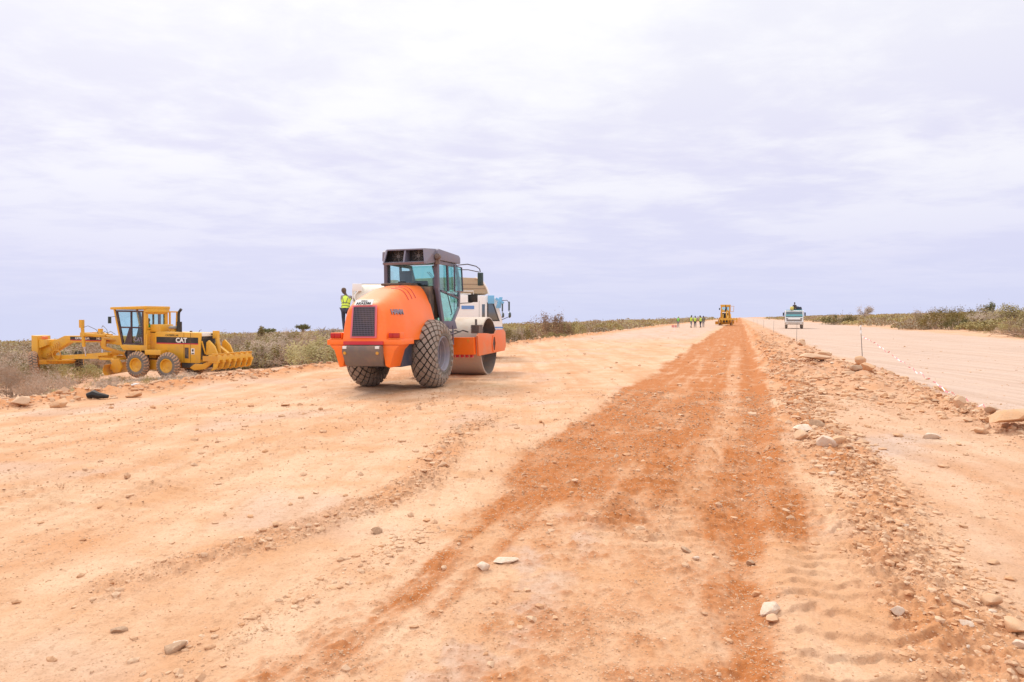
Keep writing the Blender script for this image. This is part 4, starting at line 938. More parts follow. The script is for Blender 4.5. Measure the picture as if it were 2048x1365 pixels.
# ------------------------------------------------------------ people
def person(name_label, loc, rz, pose='stand', top='vest', legs='cloth_dk', shirt='cloth_gr', head='hair', group=None, fingers=False, h=1.75, scarf=False, upper_only=False):
    """body is one skinned surface; vest, trousers and headwear are children. Local +Y is where the chest points."""
    k = h/1.75; t = thing('person', name_label, 'person', loc, rz, group)
    if pose == 'stand':
        J = dict(pelvis=((0, 0, .95), .12), waist=((0, .01, 1.10), .115), chest=((0, .02, 1.32), .135), neck0=((0, .01, 1.47), .06), neck=((0, .03, 1.53), .05), head0=((0, .04, 1.60), .075), head=((0, .045, 1.68), .085),
                 lsh=((-.18, .0, 1.42), .055), lel=((-.25, -.02, 1.14), .042), lwr=((-.24, .12, .92), .03), lha=((-.235, .16, .85), .032),
                 rsh=((.18, 0, 1.42), .055), rel=((.25, -.02, 1.14), .042), rwr=((.24, .12, .92), .03), rha=((.235, .16, .85), .032),
                 lhip=((-.09, 0, .88), .085), lkn=((-.11, .03, .50), .058), lan=((-.12, -.02, .10), .04), lto=((-.14, .13, .04), .035),
                 rhip=((.09, 0, .88), .085), rkn=((.11, .03, .50), .058), ran=((.12, -.02, .10), .04), rto=((.14, .13, .04), .035))
    elif pose == 'walk':
        J = dict(pelvis=((0, 0, .93), .12), waist=((0, .02, 1.08), .115), chest=((0, .05, 1.30), .135), neck0=((0, .06, 1.45), .06), neck=((0, .08, 1.51), .05), head0=((0, .10, 1.58), .075), head=((0, .11, 1.66), .085),
                 lsh=((-.18, .04, 1.40), .055), lel=((-.24, .12, 1.14), .042), lwr=((-.22, .30, 1.0), .03), lha=((-.21, .36, .97), .032),
                 rsh=((.18, .04, 1.40), .055), rel=((.24, -.12, 1.14), .042), rwr=((.23, -.16, .92), .03), rha=((.23, -.16, .85), .032),
                 lhip=((-.09, 0, .86), .085), lkn=((-.10, -.03, .48), .058), lan=((-.10, -.28, .14), .04), lto=((-.10, -.18, .04), .035),
                 rhip=((.09, 0, .86), .085), rkn=((.10, .17, .49), .058), ran=((.10, .20, .09), .04), rto=((.11, .34, .04), .035))
    elif pose == 'ladder':     # standing upright on a rung, one arm reaching up to the right, head bent to the left
        J = dict(pelvis=((0, 0, .95), .12), waist=((.0, .03, 1.10), .115), chest=((.01, .08, 1.31), .14), neck0=((-.01, .11, 1.45), .06), neck=((-.05, .14, 1.51), .05), head0=((-.09, .17, 1.56), .075), head=((-.13, .19, 1.63), .088),
                 lsh=((-.17, .06, 1.42), .055), lel=((-.22, .22, 1.20), .042), lwr=((-.10, .40, 1.18), .03), lha=((-.06, .45, 1.20), .03),
                 rsh=((.19, .08, 1.40), .055), rel=((.36, .16, 1.22), .042), rwr=((.43, .30, 1.42), .03), rha=((.40, .36, 1.49), .03),
                 lhip=((-.09, 0, .88), .085), lkn=((-.10, .04, .50), .058), lan=((-.06, -.02, .10), .04), lto=((-.06, .13, .04), .035),
                 rhip=((.09, 0, .88), .085), rkn=((.12, .10, .52), .058), ran=((.10, .02, .12), .04), rto=((.10, .17, .06), .035))
    else:                      # sitting
        J = dict(pelvis=((0, 0, .12), .13), waist=((0, .02, .28), .12), chest=((0, .05, .50), .14), neck0=((0, .06, .65), .06), neck=((0, .08, .71), .05), head0=((0, .10, .78), .075), head=((0, .11, .86), .087),
                 lsh=((-.18, .05, .60), .055), lel=((-.26, .12, .36), .042), lwr=((-.16, .34, .34), .03), lha=((-.13, .40, .36), .032),
                 rsh=((.18, .05, .60), .055), rel=((.26, .12, .36), .042), rwr=((.16, .34, .34), .03), rha=((.13, .40, .36), .032),
                 lhip=((-.1, .04, .11), .085), lkn=((-.15, .46, .16), .06), lan=((-.14, .50, -.26), .042), lto=((-.15, .64, -.33), .036),
                 rhip=((.1, .04, .11), .085), rkn=((.15, .46, .16), .06), ran=((.14, .50, -.26), .042), rto=((.15, .64, -.33), .036))
    J = {n: (tuple(c*k for c in co), r*k) for n, (co, r) in J.items()}
    E = [('pelvis', 'waist'), ('waist', 'chest'), ('chest', 'neck0'), ('neck0', 'neck'), ('neck', 'head0'), ('head0', 'head'), ('chest', 'lsh'), ('lsh', 'lel'), ('lel', 'lwr'), ('lwr', 'lha'), ('chest', 'rsh'), ('rsh', 'rel'), ('rel', 'rwr'), ('rwr', 'rha'),
         ('pelvis', 'lhip'), ('lhip', 'lkn'), ('lkn', 'lan'), ('lan', 'lto'), ('pelvis', 'rhip'), ('rhip', 'rkn'), ('rkn', 'ran'), ('ran', 'rto')]
    body = link('body', skinmesh(J, E, 'skin'), t)
    # face and fingers stay part of the same body mesh
    bmm = bmesh.new(); bmm.from_mesh(body.data); hd = Vector(J['head'][0]); fw = Vector((-.35, .94, -.1)).normalized() if pose == 'ladder' else Vector((0, 1, 0))
    rt = fw.cross(Vector((0, 0, 1))).normalized(); up = rt.cross(fw)
    mtx = Matrix((rt, fw, up)).transposed().to_4x4(); mtx.translation = hd + up*.0
    r = bmesh.ops.create_icosphere(bmm, subdivisions=2, radius=1., matrix=mtx @ Matrix.Diagonal((.078*k, .095*k, .115*k, 1)))
    for sx, sy, sz, q in ((0, .10, -.015, .018), (-.078, 0, -.01, .02), (.078, 0, -.01, .02), (0, .085, -.055, .022), (-.03, .085, .015, .011), (.03, .085, .015, .011)):
        bmesh.ops.create_icosphere(bmm, subdivisions=1, radius=q*k, matrix=mtx @ Matrix.Translation((sx*k, sy*k, sz*k)))
    bmm.to_mesh(body.data); bmm.free()
    if fingers:
        mb = MB()
        for sd_, w_, hnd in (('l', 'lwr', 'lha'), ('r', 'rwr', 'rha')):
            a, b2 = Vector(J[w_][0]), Vector(J[hnd][0]); d = (b2-a).normalized(); sdv = d.cross(Vector((0, .3, 1))).normalized(); nr = sdv.cross(d)
            for f_, (o_, L) in enumerate(((-.032, .06), (-.011, .07), (.011, .066), (.032, .05))):
                p = b2+sdv*o_+d*.02; mb.tube([p, p+d*L*.5+nr*.01, p+d*L*.7+nr*.035, p+d*L*.55+nr*.06], [.0095, .009, .0085, .007], 6)
            p = a+d*.045-sdv*.03; mb.tube([p, p-sdv*.03+d*.02, p-sdv*.035+d*.045+nr*.02], [.011, .01, .008], 6)
        fo = mb.build('fingers_tmp', 'skin'); bmm = bmesh.new(); bmm.from_mesh(body.data); bmm.from_mesh(fo.data); bmm.to_mesh(body.data); bmm.free(); bpy.data.objects.remove(fo)
    body.data.polygons.foreach_set('use_smooth', [True]*len(body.data.polygons))
    def grow(names, edges, f, nm, mat, ov={}):
        pts = {n: (ov.get(n, J[n][0]), J[n][1]*f) for n in names}; return link(nm, skinmesh(pts, edges, mat), t)
    def lerp(a, b2, q): return tuple(Vector(J[a][0]).lerp(Vector(J[b2][0]), q))
    grow(['pelvis', 'lhip', 'lkn', 'lan', 'rhip', 'rkn', 'ran'], [('pelvis', 'lhip'), ('lhip', 'lkn'), ('lkn', 'lan'), ('pelvis', 'rhip'), ('rhip', 'rkn'), ('rkn', 'ran')], 1.22, 'trousers', legs)
    grow(['chest', 'waist', 'lsh', 'lel', 'rsh', 'rel'], [('chest', 'waist'), ('chest', 'lsh'), ('lsh', 'lel'), ('chest', 'rsh'), ('rsh', 'rel')], 1.12, 'shirt', shirt, {'lel': lerp('lsh', 'lel', .85), 'rel': lerp('rsh', 'rel', .85)})
    grow(['lan', 'lto'], [('lan', 'lto')], 1.35, 'shoe', 'black'); grow(['ran', 'rto'], [('ran', 'rto')], 1.35, 'shoe', 'black')
    if top:
        pv, wa, ch, nk = [Vector(J[n][0]) for n in ('pelvis', 'waist', 'chest', 'neck0')]; v = []; n = 20
        levels = [(pv.lerp(wa, .1), .175, .135), (wa, .165, .13), (wa.lerp(ch, .5), .18, .14), (ch, .205, .15), (ch.lerp(nk, .55), .20, .13), (nk.lerp(ch, .02), .10, .085)]
        mb = MB()
        for c_, a_, b_ in levels:
            for i in range(n): th = 2*math.pi*i/n; v.append(c_+Vector((a_*k*math.cos(th), b_*k*math.sin(th), 0)))
        mb.add(v, [(q*n+i, q*n+(i+1) % n, (q+1)*n+(i+1) % n, (q+1)*n+i) for q in range(len(levels)-1) for i in range(n)])
        vs_ = mb.build('vest', top, t)
        tp = MB()
        for q0, q1, w_ in ((0.25, .25, .03), (1.2, 1.2, .03)):
            def ringpt(q, th):
                i0 = int(q); f_ = q-i0; A_, B_ = levels[i0], levels[i0+1]; c_ = A_[0].lerp(B_[0], f_); a_ = A_[1]+(B_[1]-A_[1])*f_; b_ = A_[2]+(B_[2]-A_[2])*f_
                return c_+Vector(((a_*k+.004)*math.cos(th), (b_*k+.004)*math.sin(th), 0))
            ring = [ringpt(q0+(.45*abs(math.sin(2*math.pi*i/24*1)) if pose == 'ladder' else 0), 2*math.pi*i/24) for i in range(24)]
            tp.add([p-Vector((0, 0, w_/2)) for p in ring]+[p+Vector((0, 0, w_/2)) for p in ring], [(i, (i+1) % 24, 24+(i+1) % 24, 24+i) for i in range(24)])
        for th0, th1 in ((-.9, -1.35), (math.pi+.9, math.pi+1.35), (.9, 1.35), (math.pi-.9, math.pi-1.35)):
            ps = [ringpt(1.3+3.2*j/8, th1+(th0-th1)*j/8) for j in range(9)]; sd_ = Vector((.016, 0, 0))
            tp.add([p-sd_ for p in ps]+[p+sd_ for p in ps], [(j, j+1, 9+j+1, 9+j) for j in range(8)])
        tp.build('reflective_tape', 'vest_t', vs_, recalc=False)
    hm = MB(); c0 = mtx @ Vector((0, -.008*k, .028*k)); 
    hm.lathe([(.001, .125*k), (.04*k, .12*k), (.075*k, .095*k), (.094*k, .05*k), (.096*k, .01*k), (.09*k, -.03*k)], tuple(c0-Vector((0, 0, .02*k))), 'z', 16)
    nm = 'hair' if head == 'hair' else 'headscarf'
    hm.build(nm, head, t)
    return t

# ------------------------------------------------------------ yellow grader
def grader_wheel(parent, name, loc, rad, wid, side, mats=('rubber', 'lug_o'), rz=0., lean=0.):
    w = bpy.data.objects.new(name, None); C.objects.link(w); w.parent = parent; w.location = loc; w.rotation_euler = (lean, 0, rz); w.empty_display_size = .2
    r0, hw = rad*.52, wid/2; t = MB(); t.lathe(tyre_profile(rad*.955, r0, hw, 12), (0, 0, 0), 'y', 40, 0)
    for i in range(24):
        for sg in (-1, 1):
            th = 2*math.pi*(i+(.5 if sg > 0 else 0))/24; v = []
            for lift in (-.02, .045*rad*1.3):
                for (dt, ph) in ((-.06, 4), (.07, 4), (.16, 40), (.13, 68), (.02, 68), (.02, 40)):
                    r_, a_ = arc_pt(rad*.955, r0, hw, R(ph)); r_ += lift*(1 if ph < 50 else .4); a_ = (a_+(lift*.3 if ph > 50 else 0))*sg
                    v.append((r_*math.cos(th+dt), a_, r_*math.sin(th+dt)))
            t.add(v, [(0, 1, 2, 3, 4, 5), (11, 10, 9, 8, 7, 6)] + [(j, (j+1) % 6, 6+(j+1) % 6, 6+j) for j in range(6)], 1)
    t.build('tyre', list(mats), w, ang=30)
    r = MB(); o = side
    r.lathe([(r0+.012, hw*.82*o), (r0, hw*.95*o), (r0-.03, hw*.95*o), (r0-.05, hw*.7*o), (r0-.06, hw*.35*o), (r0*.55, hw*.1*o), (r0*.4, hw*.15*o), (.001, hw*.18*o)], (0, 0, 0), 'y', 32)
    r.lathe([(r0+.012, -hw*.82*o), (r0-.03, -hw*.9*o), (r0-.06, -hw*.3*o), (.001, -hw*.2*o)], (0, 0, 0), 'y', 24)
    for i in range(8): a = i*.785; r.cyl((r0*.72*math.cos(a), hw*.2*o, r0*.72*math.sin(a)), (r0*.72*math.cos(a), hw*.34*o, r0*.72*math.sin(a)), .018, n=6)
    r.build('rim', 'yellow', w); return w
def make_grader():
    g0 = thing('motor_grader', 'dusty yellow motor grader with rear ripper parked among the bushes at the left', 'motor grader')
    for x in (0, 1.85):
        for s in (-1, 1): grader_wheel(g0, 'wheel', (x, s*1.0, .69), .69, .38, s)
    grader_wheel(g0, 'front_wheel', (8.62, .88, .60), .64, .40, 1, ('rubber', 'lug_o'), R(-48), R(-6))
    grader_wheel(g0, 'front_wheel', (7.55, -1.0, .58), .60, .40, -1, ('rubber', 'groove'), R(-48), R(-6))
    for s in (-1, 1):
        m = MB(); m.prism([(-.35, .5), (-.2, .95), (2.0, .95), (2.25, .5), (2.0, .42), (-.2, .42)], 'y', s*.62-.09, s*.62+.09); m.build('tandem_case', 'yellow_d', g0, bevel=.03)
    # engine hood
    m = MB(); m.prism([(-1.52, .82), (-1.60, 2.30), (-1.55, 2.40), (1.12, 2.42), (1.20, 2.36), (1.20, 1.30), (.6, 1.30), (.3, .82)], 'y', -.54, .54); hd = m.build('hood', 'yellow', g0, bevel=.035)
    for s in (-1, 1):
        y = .542*s
        m = MB(); m.box(-1.42, 1.10, y-.004, y+.004, 1.84, 2.15); st_ = m.build('black_stripe', 'black', hd)
        m = MB(); m.box(-1.42, 1.10, y-.006, y+.006, 1.79, 1.84); m.build('red_stripe', 'red', hd)
        rt = (-s, 0, 0); text_on('lettering', 'CAT', .34, 'letter', hd, (-.42, y+s*.010, 1.985), rt, (0, 0, 1), bold=.035, ext=.003)
        text_on('lettering', 'CATERPILLAR', .13, 'ink', hd, (.15, y+s*.004, 2.24), rt, (0, 0, 1), bold=.02)
        m = MB(); m.box(-1.20, -1.00, y-.004, y+.008, 1.28, 1.58); m.build('warning_sticker', 'whitep', hd)
        m = MB(); m.box(-1.17, -1.03, y-.004, y+s*.012, 1.30, 1.35); m.box(-1.15, -1.05, y-.004, y+s*.012, 1.42, 1.54); m.build('sticker_mark', 'letter_k', hd)
        m = MB(); m.box(-.86, -.62, y-.004, y+.010, 1.05, 1.62); m.build('side_opening', 'dark', hd)
        m = MB(); m.frame([(-.88, 1.03), (-.60, 1.03), (-.60, 1.64), (-.88, 1.64)], 'y', y-.01, y+.014, .025); m.build('opening_frame', 'yellow_d', hd)
        m = MB(); m.box(-.575, -.56, y-.004, y+.008, .85, 2.38); m.build('panel_seam', 'ink', hd); m = MB(); m.box(-.97, -.955, y-.004, y+.008, .85, 2.38); m.build('panel_seam', 'ink', hd)
    m = MB(); m.box(-1.64, -1.56, -.50, .50, 1.0, 2.20); rg = m.build('radiator_grille', 'black', hd, bevel=.01)
    m = MB()
    for i in range(15): z = 1.05+.08*i; m.box(-1.655, -1.63, -.47, .47, z, z+.02)
    m.build('grille_bars', 'dark', rg)
    m = MB(); m.box(-1.66, -1.58, -.48, .48, 2.22, 2.40); pl = m.build('rear_plate', 'whitep', hd, bevel=.01)
    text_on('plate_lettering', '14G', .16, 'letter_k', pl, (-1.668, -.25, 2.31), (0, -1, 0), (0, 0, 1), bold=.03)
    m = MB(); m.cyl((.18, -.05, 2.4), (.18, -.05, 2.95), .13, n=16); m.cyl((.22, -.05, 2.9), (.22, -.05, 3.34), .07, n=12); m.tube([(.22, -.05, 3.3), (.20, -.05, 3.45), (.06, -.05, 3.62)], [.07, .07, .075], 12); m.build('exhaust', 'black', g0)
    m = MB(); m.cyl((.50, 0, 2.4), (.50, 0, 2.58), .16, n=18, mi=0); m.lathe([(.24, 2.58), (.25, 2.62), (.20, 2.70), (.1, 2.73), (.001, 2.73)], (.5, 0, 0), 'z', 20, 1); m.build('air_cleaner', ['yellow', 'steel_in'], g0)
    m = MB(); m.box(.9, 1.52, -.50, .50, 2.40, 2.80); m.build('tank_box', 'yellow', g0, bevel=.05)
    m = MB(); m.lathe([(.001, 2.49), (.06, 2.48), (.07, 2.42)], (-.65, .1, 0), 'z', 12); m.tube([(-1.2, .2, 2.4), (-1.25, .2, 2.52), (-1.36, .2, 2.55)], .012, 5); m.build('filler_cap', 'ink', g0)
    for ya, yb in ((.55, 1.02), (-1.02, -.55)): m = MB(); m.box(.45, 1.42, ya, yb, 1.22, 1.48); m.build('battery_box', 'yellow', g0, bevel=.03)
    m = MB(); m.box(1.20, 1.6, -.5, .5, 1.0, 2.35); m.build('cab_rear_support', 'yellow_d', g0, bevel=.02)
    # cab
    for s in (-1, 1):
        y0, y1 = (.74, .82) if s > 0 else (-.82, -.74)
        m = MB(); m.prism([(1.52, 1.70), (1.52, 3.60), (1.64, 3.60), (1.64, 1.70)], 'y', y0, y1); m.build('cab_post', 'yellow', g0, bevel=.01); m = MB(); m.prism([(3.00, 1.70), (3.42, 3.60), (3.52, 3.60), (3.10, 1.70)], 'y', y0, y1); m.build('cab_post', 'yellow', g0, bevel=.01)
        d = [(1.66, 1.72), (1.66, 3.52), (3.38, 3.52), (2.98, 1.72)]
        m = MB(); m.frame(d, 'y', y0-.0, y1+.01, .09); m.beam((2.42, (y0+y1)/2, 1.78), (2.42, (y0+y1)/2, 3.46), .07, .08); m.beam((1.72, (y0+y1)/2, 2.62), (3.14, (y0+y1)/2, 2.62), .07, .08)
        m.prism([(2.38, 1.78), (2.38, 2.60), (2.56, 2.60), (2.86, 1.78)], 'y', (y0+y1)/2-.01, (y0+y1)/2+.01); dr = m.build('door', 'maroon', g0, bevel=.005)
        m = MB(); m.prism(d, 'y', (y0+y1)/2-.004, (y0+y1)/2+.004); m.build('door_glass', 'glass_c', dr)
        text_on('lettering', 'CAT', .28, 'letter_g', dr, (2.00, (y0+y1)/2+s*.02, 1.99), (-s, 0, 0), (0, 0, 1), bold=.03)
    m = MB(); m.prism([(1.50, 1.42), (1.50, 1.70), (3.12, 1.70), (3.05, 1.56), (2.9, 1.42)], 'y', -.83, .83); m.build('cab_floor', 'yellow', g0, bevel=.02)
    m = MB(); m.prism([(1.44, 3.60), (1.44, 3.76), (3.62, 3.68), (3.66, 3.56), (3.5, 3.55)], 'y', -.90, .90); m.box(1.42, 1.60, -.84, .84, 3.42, 3.60); m.build('cab_roof', 'yellow', g0, bevel=.03)
    m = MB(); m.box(1.52, 1.60, -.735, .735, 1.70, 2.55); m.frame([(-.735, 2.50), (.735, 2.50), (.735, 3.45), (-.735, 3.45)], 'x', 1.52, 1.60, .12); rw = m.build('rear_wall', 'yellow', g0, bevel=.005)
    m = MB(); m.box(1.55, 1.56, -.65, .65, 2.6, 3.36); m.build('rear_glass', 'glass_c', rw)
    m = MB(); m.box(1.53, 1.565, -.30, -.12, 2.6, 3.36); m.build('window_bar', 'grey', rw)
    m = MB(); m.prism([(3.02, 1.75), (3.44, 3.56), (3.45, 3.56), (3.03, 1.75)], 'y', -.73, .73); m.build('windscreen', 'glass_c', g0)
    # open far door seen behind the cab
    m = MB(); m.frame([(-.86, 2.45), (-.86, 3.5), (-1.5, 3.5), (-1.42, 2.45)], 'x', 1.42, 1.50, .07); m.build('open_door', 'yellow', g0, bevel=.01)
    m = MB(); m.box(1.75, 2.15, -.25, .25, 2.0, 2.15); m.prism([(1.7, 2.1), (1.62, 2.75), (1.72, 2.78), (1.84, 2.12)], 'y', -.24, .24); m.build('seat', 'black', g0, bevel=.04)
    m = MB(); m.beam((2.75, 0, 1.7), (2.5, 0, 2.55), .12, .3); m.tube([(2.48+.1*math.cos(a), .2*math.cos(a+1.57), 2.6+.13*math.cos(a)) for a in [i*.45 for i in range(15)]], .016, 5); m.build('steering_console', 'black', g0)
    m = MB(); m.tube([(3.4, .8, 3.2), (3.5, 1.05, 3.15)], .015, 5); m.box(3.48, 3.52, .98, 1.18, 2.82, 3.18); m.build('mirror', 'mirrorg', g0, bevel=.01)
    for s in (-1, 1):
        m = MB(); m.beam((1.72, s*.95, .95), (1.72, s*.95, 1.5), .04, .05); m.beam((1.45, s*.85, 1.0), (1.42, s*.85, 2.3), .05, .05); m.beam((2.1, s*.8, .95), (2.1, s*.8, 1.42), .06, .06); m.build('step_rail', 'yellow', g0)
    m = MB(); m.box(1.25, 3.0, -.45, .45, .72, 1.42); m.build('transmission', 'dark', g0, bevel=.04)
    m = MB(); m.tube([(3.05, .3, 1.5), (3.2, .35, 1.2), (3.05, .35, .95)], .06, 6); m.tube([(3.1, .1, 1.5), (3.3, .1, 1.2), (3.1, .2, .9)], .05, 6); m.build('hose', 'black', g0)
    # gooseneck frame
    m = MB(); m.prism([(2.95, 1.52), (2.95, 2.12), (3.9, 2.16), (7.35, 2.08), (8.80, 1.48), (8.95, 1.35), (8.95, .78), (8.30, .78), (8.25, 1.05), (7.05, 1.70), (5.2, 1.76), (4.0, 1.66)], 'y', -.17, .17); gn = m.build('front_frame', 'yellow', g0, bevel=.03)
    for s in (-1, 1):
        y = .172*s
        m = MB(); m.box(4.35, 6.95, y-.004, y+.004, 1.87, 2.04); m.build('black_stripe', 'black', gn)
        m = MB(); m.box(4.35, 6.95, y-.005, y+.005, 1.83, 1.87); m.build('red_stripe', 'red', gn)
        text_on('lettering', 'CATERPILLAR', .155, 'letter', gn, (6.15, y+s*.008, 1.955), (-s, 0, 0), (0, 0, 1), bold=.03)
        text_on('lettering', '14G', .155, 'letter', gn, (5.1, y+s*.008, 1.955), (-s, 0, 0), (0, 0, 1), bold=.03)
        ht = 2.95 if s > 0 else 2.45
        m = MB(); m.cyl((5.72, s*.62, ht), (5.62, s*.60, 1.52), .085, n=12); m.box(5.64, 5.82, s*.62-.09, s*.62+.09, ht-.4, ht+.03); cy = m.build('lift_cylinder', 'yellow', g0)
        m = MB(); m.cyl((5.62, s*.60, 1.52), (5.55, s*.55, 1.02), .035, n=10); m.build('piston_rod', 'chrome', cy)
        m = MB(); m.beam((5.65, s*.62, 2.2), (4.6, s*.2, 2.14), .16, .14); m.box(5.5, 5.8, s*.4-.28, s*.4+.28, 2.08, 2.30); m.build('lift_arm', 'yellow', g0, bevel=.02)
        m = MB(); m.tube([(5.66, s*.64, 2.55), (5.45, s*.5, 2.66), (5.05, s*.35, 2.45), (4.95, s*.3, 2.2)], .014, 5); m.tube([(4.9, s*.2, 2.25), (4.65, s*.2, 2.36), (4.35, s*.2, 2.2)], .014, 5); m.build('hose', 'ink', g0)
    m = MB(); m.beam((4.55, .35, 2.05), (4.45, .5, 1.45), .22, .2); m.beam((4.45, .5, 1.5), (3.4, .1, 1.15), .2, .16); m.cyl((4.5, .4, 2.0), (3.3, -.3, 1.75), .08, n=10); m.build('side_shift_link', 'yellow_d', g0, bevel=.02)
    # coiled hoses on the nose
    m = MB()
    for k in range(5): x0 = 7.75+.14*k; m.tube([(x0, .2, 1.75-.08*k), (x0-.15, .27, 1.60-.08*k), (x0-.12, .30, 1.25-.06*k), (x0+.12, .26, 1.05-.03*k), (x0+.22, .2, 1.2-.03*k)], .022, 6)
    m.tube([(7.7+.26*math.cos(a), .34, 1.02+.26*math.sin(a)) for a in [i*.42 for i in range(16)]], .03, 6); m.build('coiled_hoses', 'yellow_d', g0)
    # front block and axle
    m = MB(); m.prism([(8.86, .60), (8.90, 2.05), (9.30, 2.07), (9.30, 1.2), (9.18, .60)], 'y', -.42, .42); fbk = m.build('front_block', 'yellow', g0, bevel=.02)
    m = MB(); m.prism([(8.3, 1.55), (8.3, 1.85), (8.87, 1.85), (8.87, 1.35)], 'y', -.36, .36); m.build('block_bracket', 'yellow', fbk, bevel=.01)
    m = MB(); m.box(8.5, 8.75, .1, .3, 1.86, 2.02); m.build('front_lamp', 'orange_worn', fbk, bevel=.03)
    m = MB(); m.beam((8.55, .7, .62), (7.65, -.8, .60), .22, .24); m.beam((8.85, .45, .68), (6.5, .3, .74), .08, .08); m.box(7.9, 8.5, -.2, .2, .5, .85); m.build('front_axle', 'yellow_d', g0, bevel=.02)
    # drawbar, circle, blade
    m = MB()
    for s in (-1, 1): m.beam((8.2, s*.08, .86), (4.6, s*.62, 1.02), .16, .22); m.beam((6.3, s*.35, 1.0), (3.9, s*.75, 1.20), .12, .16)
    m.lathe([(.70, .86), (.80, .86), (.80, .98), (.70, .98)], (4.15, 0, 0), 'z', 36, close=True); m.box(4.9, 5.1, -.6, .6, .94, 1.1); m.box(3.6, 3.8, -.55, .55, .96, 1.08); db = m.build('drawbar', 'yellow', g0, bevel=.0)
    m = MB(); pr = []
    for i in range(9): a = R(-42+84*i/8); pr.append((-.42+.42*math.cos(a)*1.0, .36+.42*math.sin(a)))
    pr2 = [(x-.03, z) for x, z in pr][::-1]; c0, s0 = math.cos(R(18)), math.sin(R(18))
    m.xf = Matrix.Translation((3.55, .25, .06)) @ Matrix.Rotation(R(18), 4, 'Z'); m.prism([(x+.2, z) for x, z in pr]+[(x+.2, z) for x, z in pr2], 'y', -1.85, 1.60); m.xf = None; bl = m.build('blade', 'yellow_d', g0)
    m = MB(); m.prism([(3.3, .45), (3.1, .95), (2.75, 1.0), (2.55, .55), (2.7, .28), (3.0, .25)], 'y', 1.22, 1.34); m.beam((3.55, .9, .9), (2.9, 1.25, .6), .15, .15); m.build('blade_bracket', 'yellow_d', bl, bevel=.02)
    # ripper
    m = MB(); m.prism([(-2.35, 1.02), (-2.35, 1.28), (-2.75, 1.28), (-2.80, 1.02)], 'y', -2.1, 1.0); rp_ = m.build('ripper_beam', 'yellow', g0, bevel=.02)
    m = MB(); m.box(-2.9, -2.05, .99, 1.03, .98, 1.24); m.build('beam_end', 'yellow_d', rp_)
    for k in range(7):
        y = .90-.48*k; m = MB(); m.box(-2.88, -2.35, y-.10, y+.10, .90, 1.05); m.prism([(-2.88, .95), (-2.62, .95), (-2.60, .66), (-2.46, .52), (-2.52, .50), (-2.76, .58)], 'y', y-.055, y+.055); m.build('ripper_shank', 'yellow', rp_, bevel=.01)
        m = MB(); m.box(-2.82, -2.5, y-.07, y+.07, 1.27, 1.36); m.build('shank_pin', 'yellow_d', rp_, bevel=.015)
    for y in (.34, -.95):
        m = MB(); m.prism([(-1.75, 1.25), (-1.78, 1.90), (-1.92, 2.02), (-2.25, 1.72), (-2.45, 1.28)], 'y', y-.06, y+.06); m.build('ripper_arm', 'yellow', g0, bevel=.02)
    m = MB(); m.cyl((-1.9, -.25, 2.42), (-2.1, -.25, 1.3), .11, n=12); m.box(-2.02, -1.78, -.38, -.12, 2.1, 2.50); m.prism([(-1.72, 1.62), (-1.72, 1.86), (-2.5, 1.34), (-2.36, 1.25)], 'y', -.58, -.36); m.build('ripper_cylinder', 'yellow', g0, bevel=.01)
    for ya in (.78, -.92): m = MB(); m.prism([(-1.2, .62), (-1.45, .48), (-2.1, .56), (-2.6, .98), (-2.4, 1.02), (-1.9, .80), (-1.5, .82)], 'y', ya, ya+.14); m.build('ripper_linkage', 'yellow_d', g0, bevel=.02)
    m = MB(); m.beam((-1.75, .42, 1.30), (-1.68, .60, 1.98), .05, .05); m.build('brace', 'yellow', g0)
    m = MB(); m.box(-1.62, -.4, -.52, .52, .55, .85); m.build('engine_guard', 'dark', g0, bevel=.04)
    return g0
gr = make_grader(); gr.rotation_euler = (0, R(-.7), R(90+77)); gr.location = (-17.53, 36.17, gz(-17.53, 36.17)-.03); gr['group'] = 'yellow motor graders'
g2 = copy_tree(gr); g2['label'] = 'distant yellow motor grader seen from behind at the end of the brown dug strip'
g2.location = (38.4, 123, gz(38.4, 123)); g2.rotation_euler = (0, 0, R(90-18.2))
person('driver in green vest seated inside the yellow grader cab', gr.matrix_basis @ Vector((2.0, -.05, 2.13)), R(167-90), 'sit', 'vest_g', head='hair')

# ------------------------------------------------------------ water tank truck behind the roller
tk = thing('tanker_truck', 'white cab truck with cream water tank standing behind the orange roller', 'truck', (-.50, 29.3, gz(-.5, 29.3)), R(6))
def twheel(p, x, y, r=.52, w=.3):
    o = bpy.data.objects.new('wheel', None); C.objects.link(o); o.parent = p; o.location = (x, y, r); o.empty_display_size = .2
    t = MB(); t.lathe(tyre_profile(r, r*.55, w/2, 10), (0, 0, 0), 'y', 32); t.build('tyre', 'rubber', o)
    q = MB(); sd_ = -1 if y < 0 else 1; q.lathe([(r*.56, sd_*w*.42), (r*.5, sd_*w*.45), (r*.42, sd_*w*.1), (r*.2, sd_*w*.1), (r*.18, sd_*w*.35), (.001, sd_*w*.35)], (0, 0, 0), 'y', 24); q.build('rim', 'steel_in', o)
for x in (-.75-.45, -4.1, -5.2):
    for y in (-1.0, 1.0): twheel(tk, x, y)
m = MB(); side = [(-1.95, .85), (-1.98, 2.50), (-1.85, 2.66), (-.42, 2.60), (-.28, 2.50), (-.02, 1.62), (0, .62), (-.62, .62), (-.75, .98), (-1.2, 1.12), (-1.65, .98), (-1.75, .85)]
m.prism(side, 'y', -1.18, 1.18); cab = m.build('cab', 'white', tk, bevel=.05)
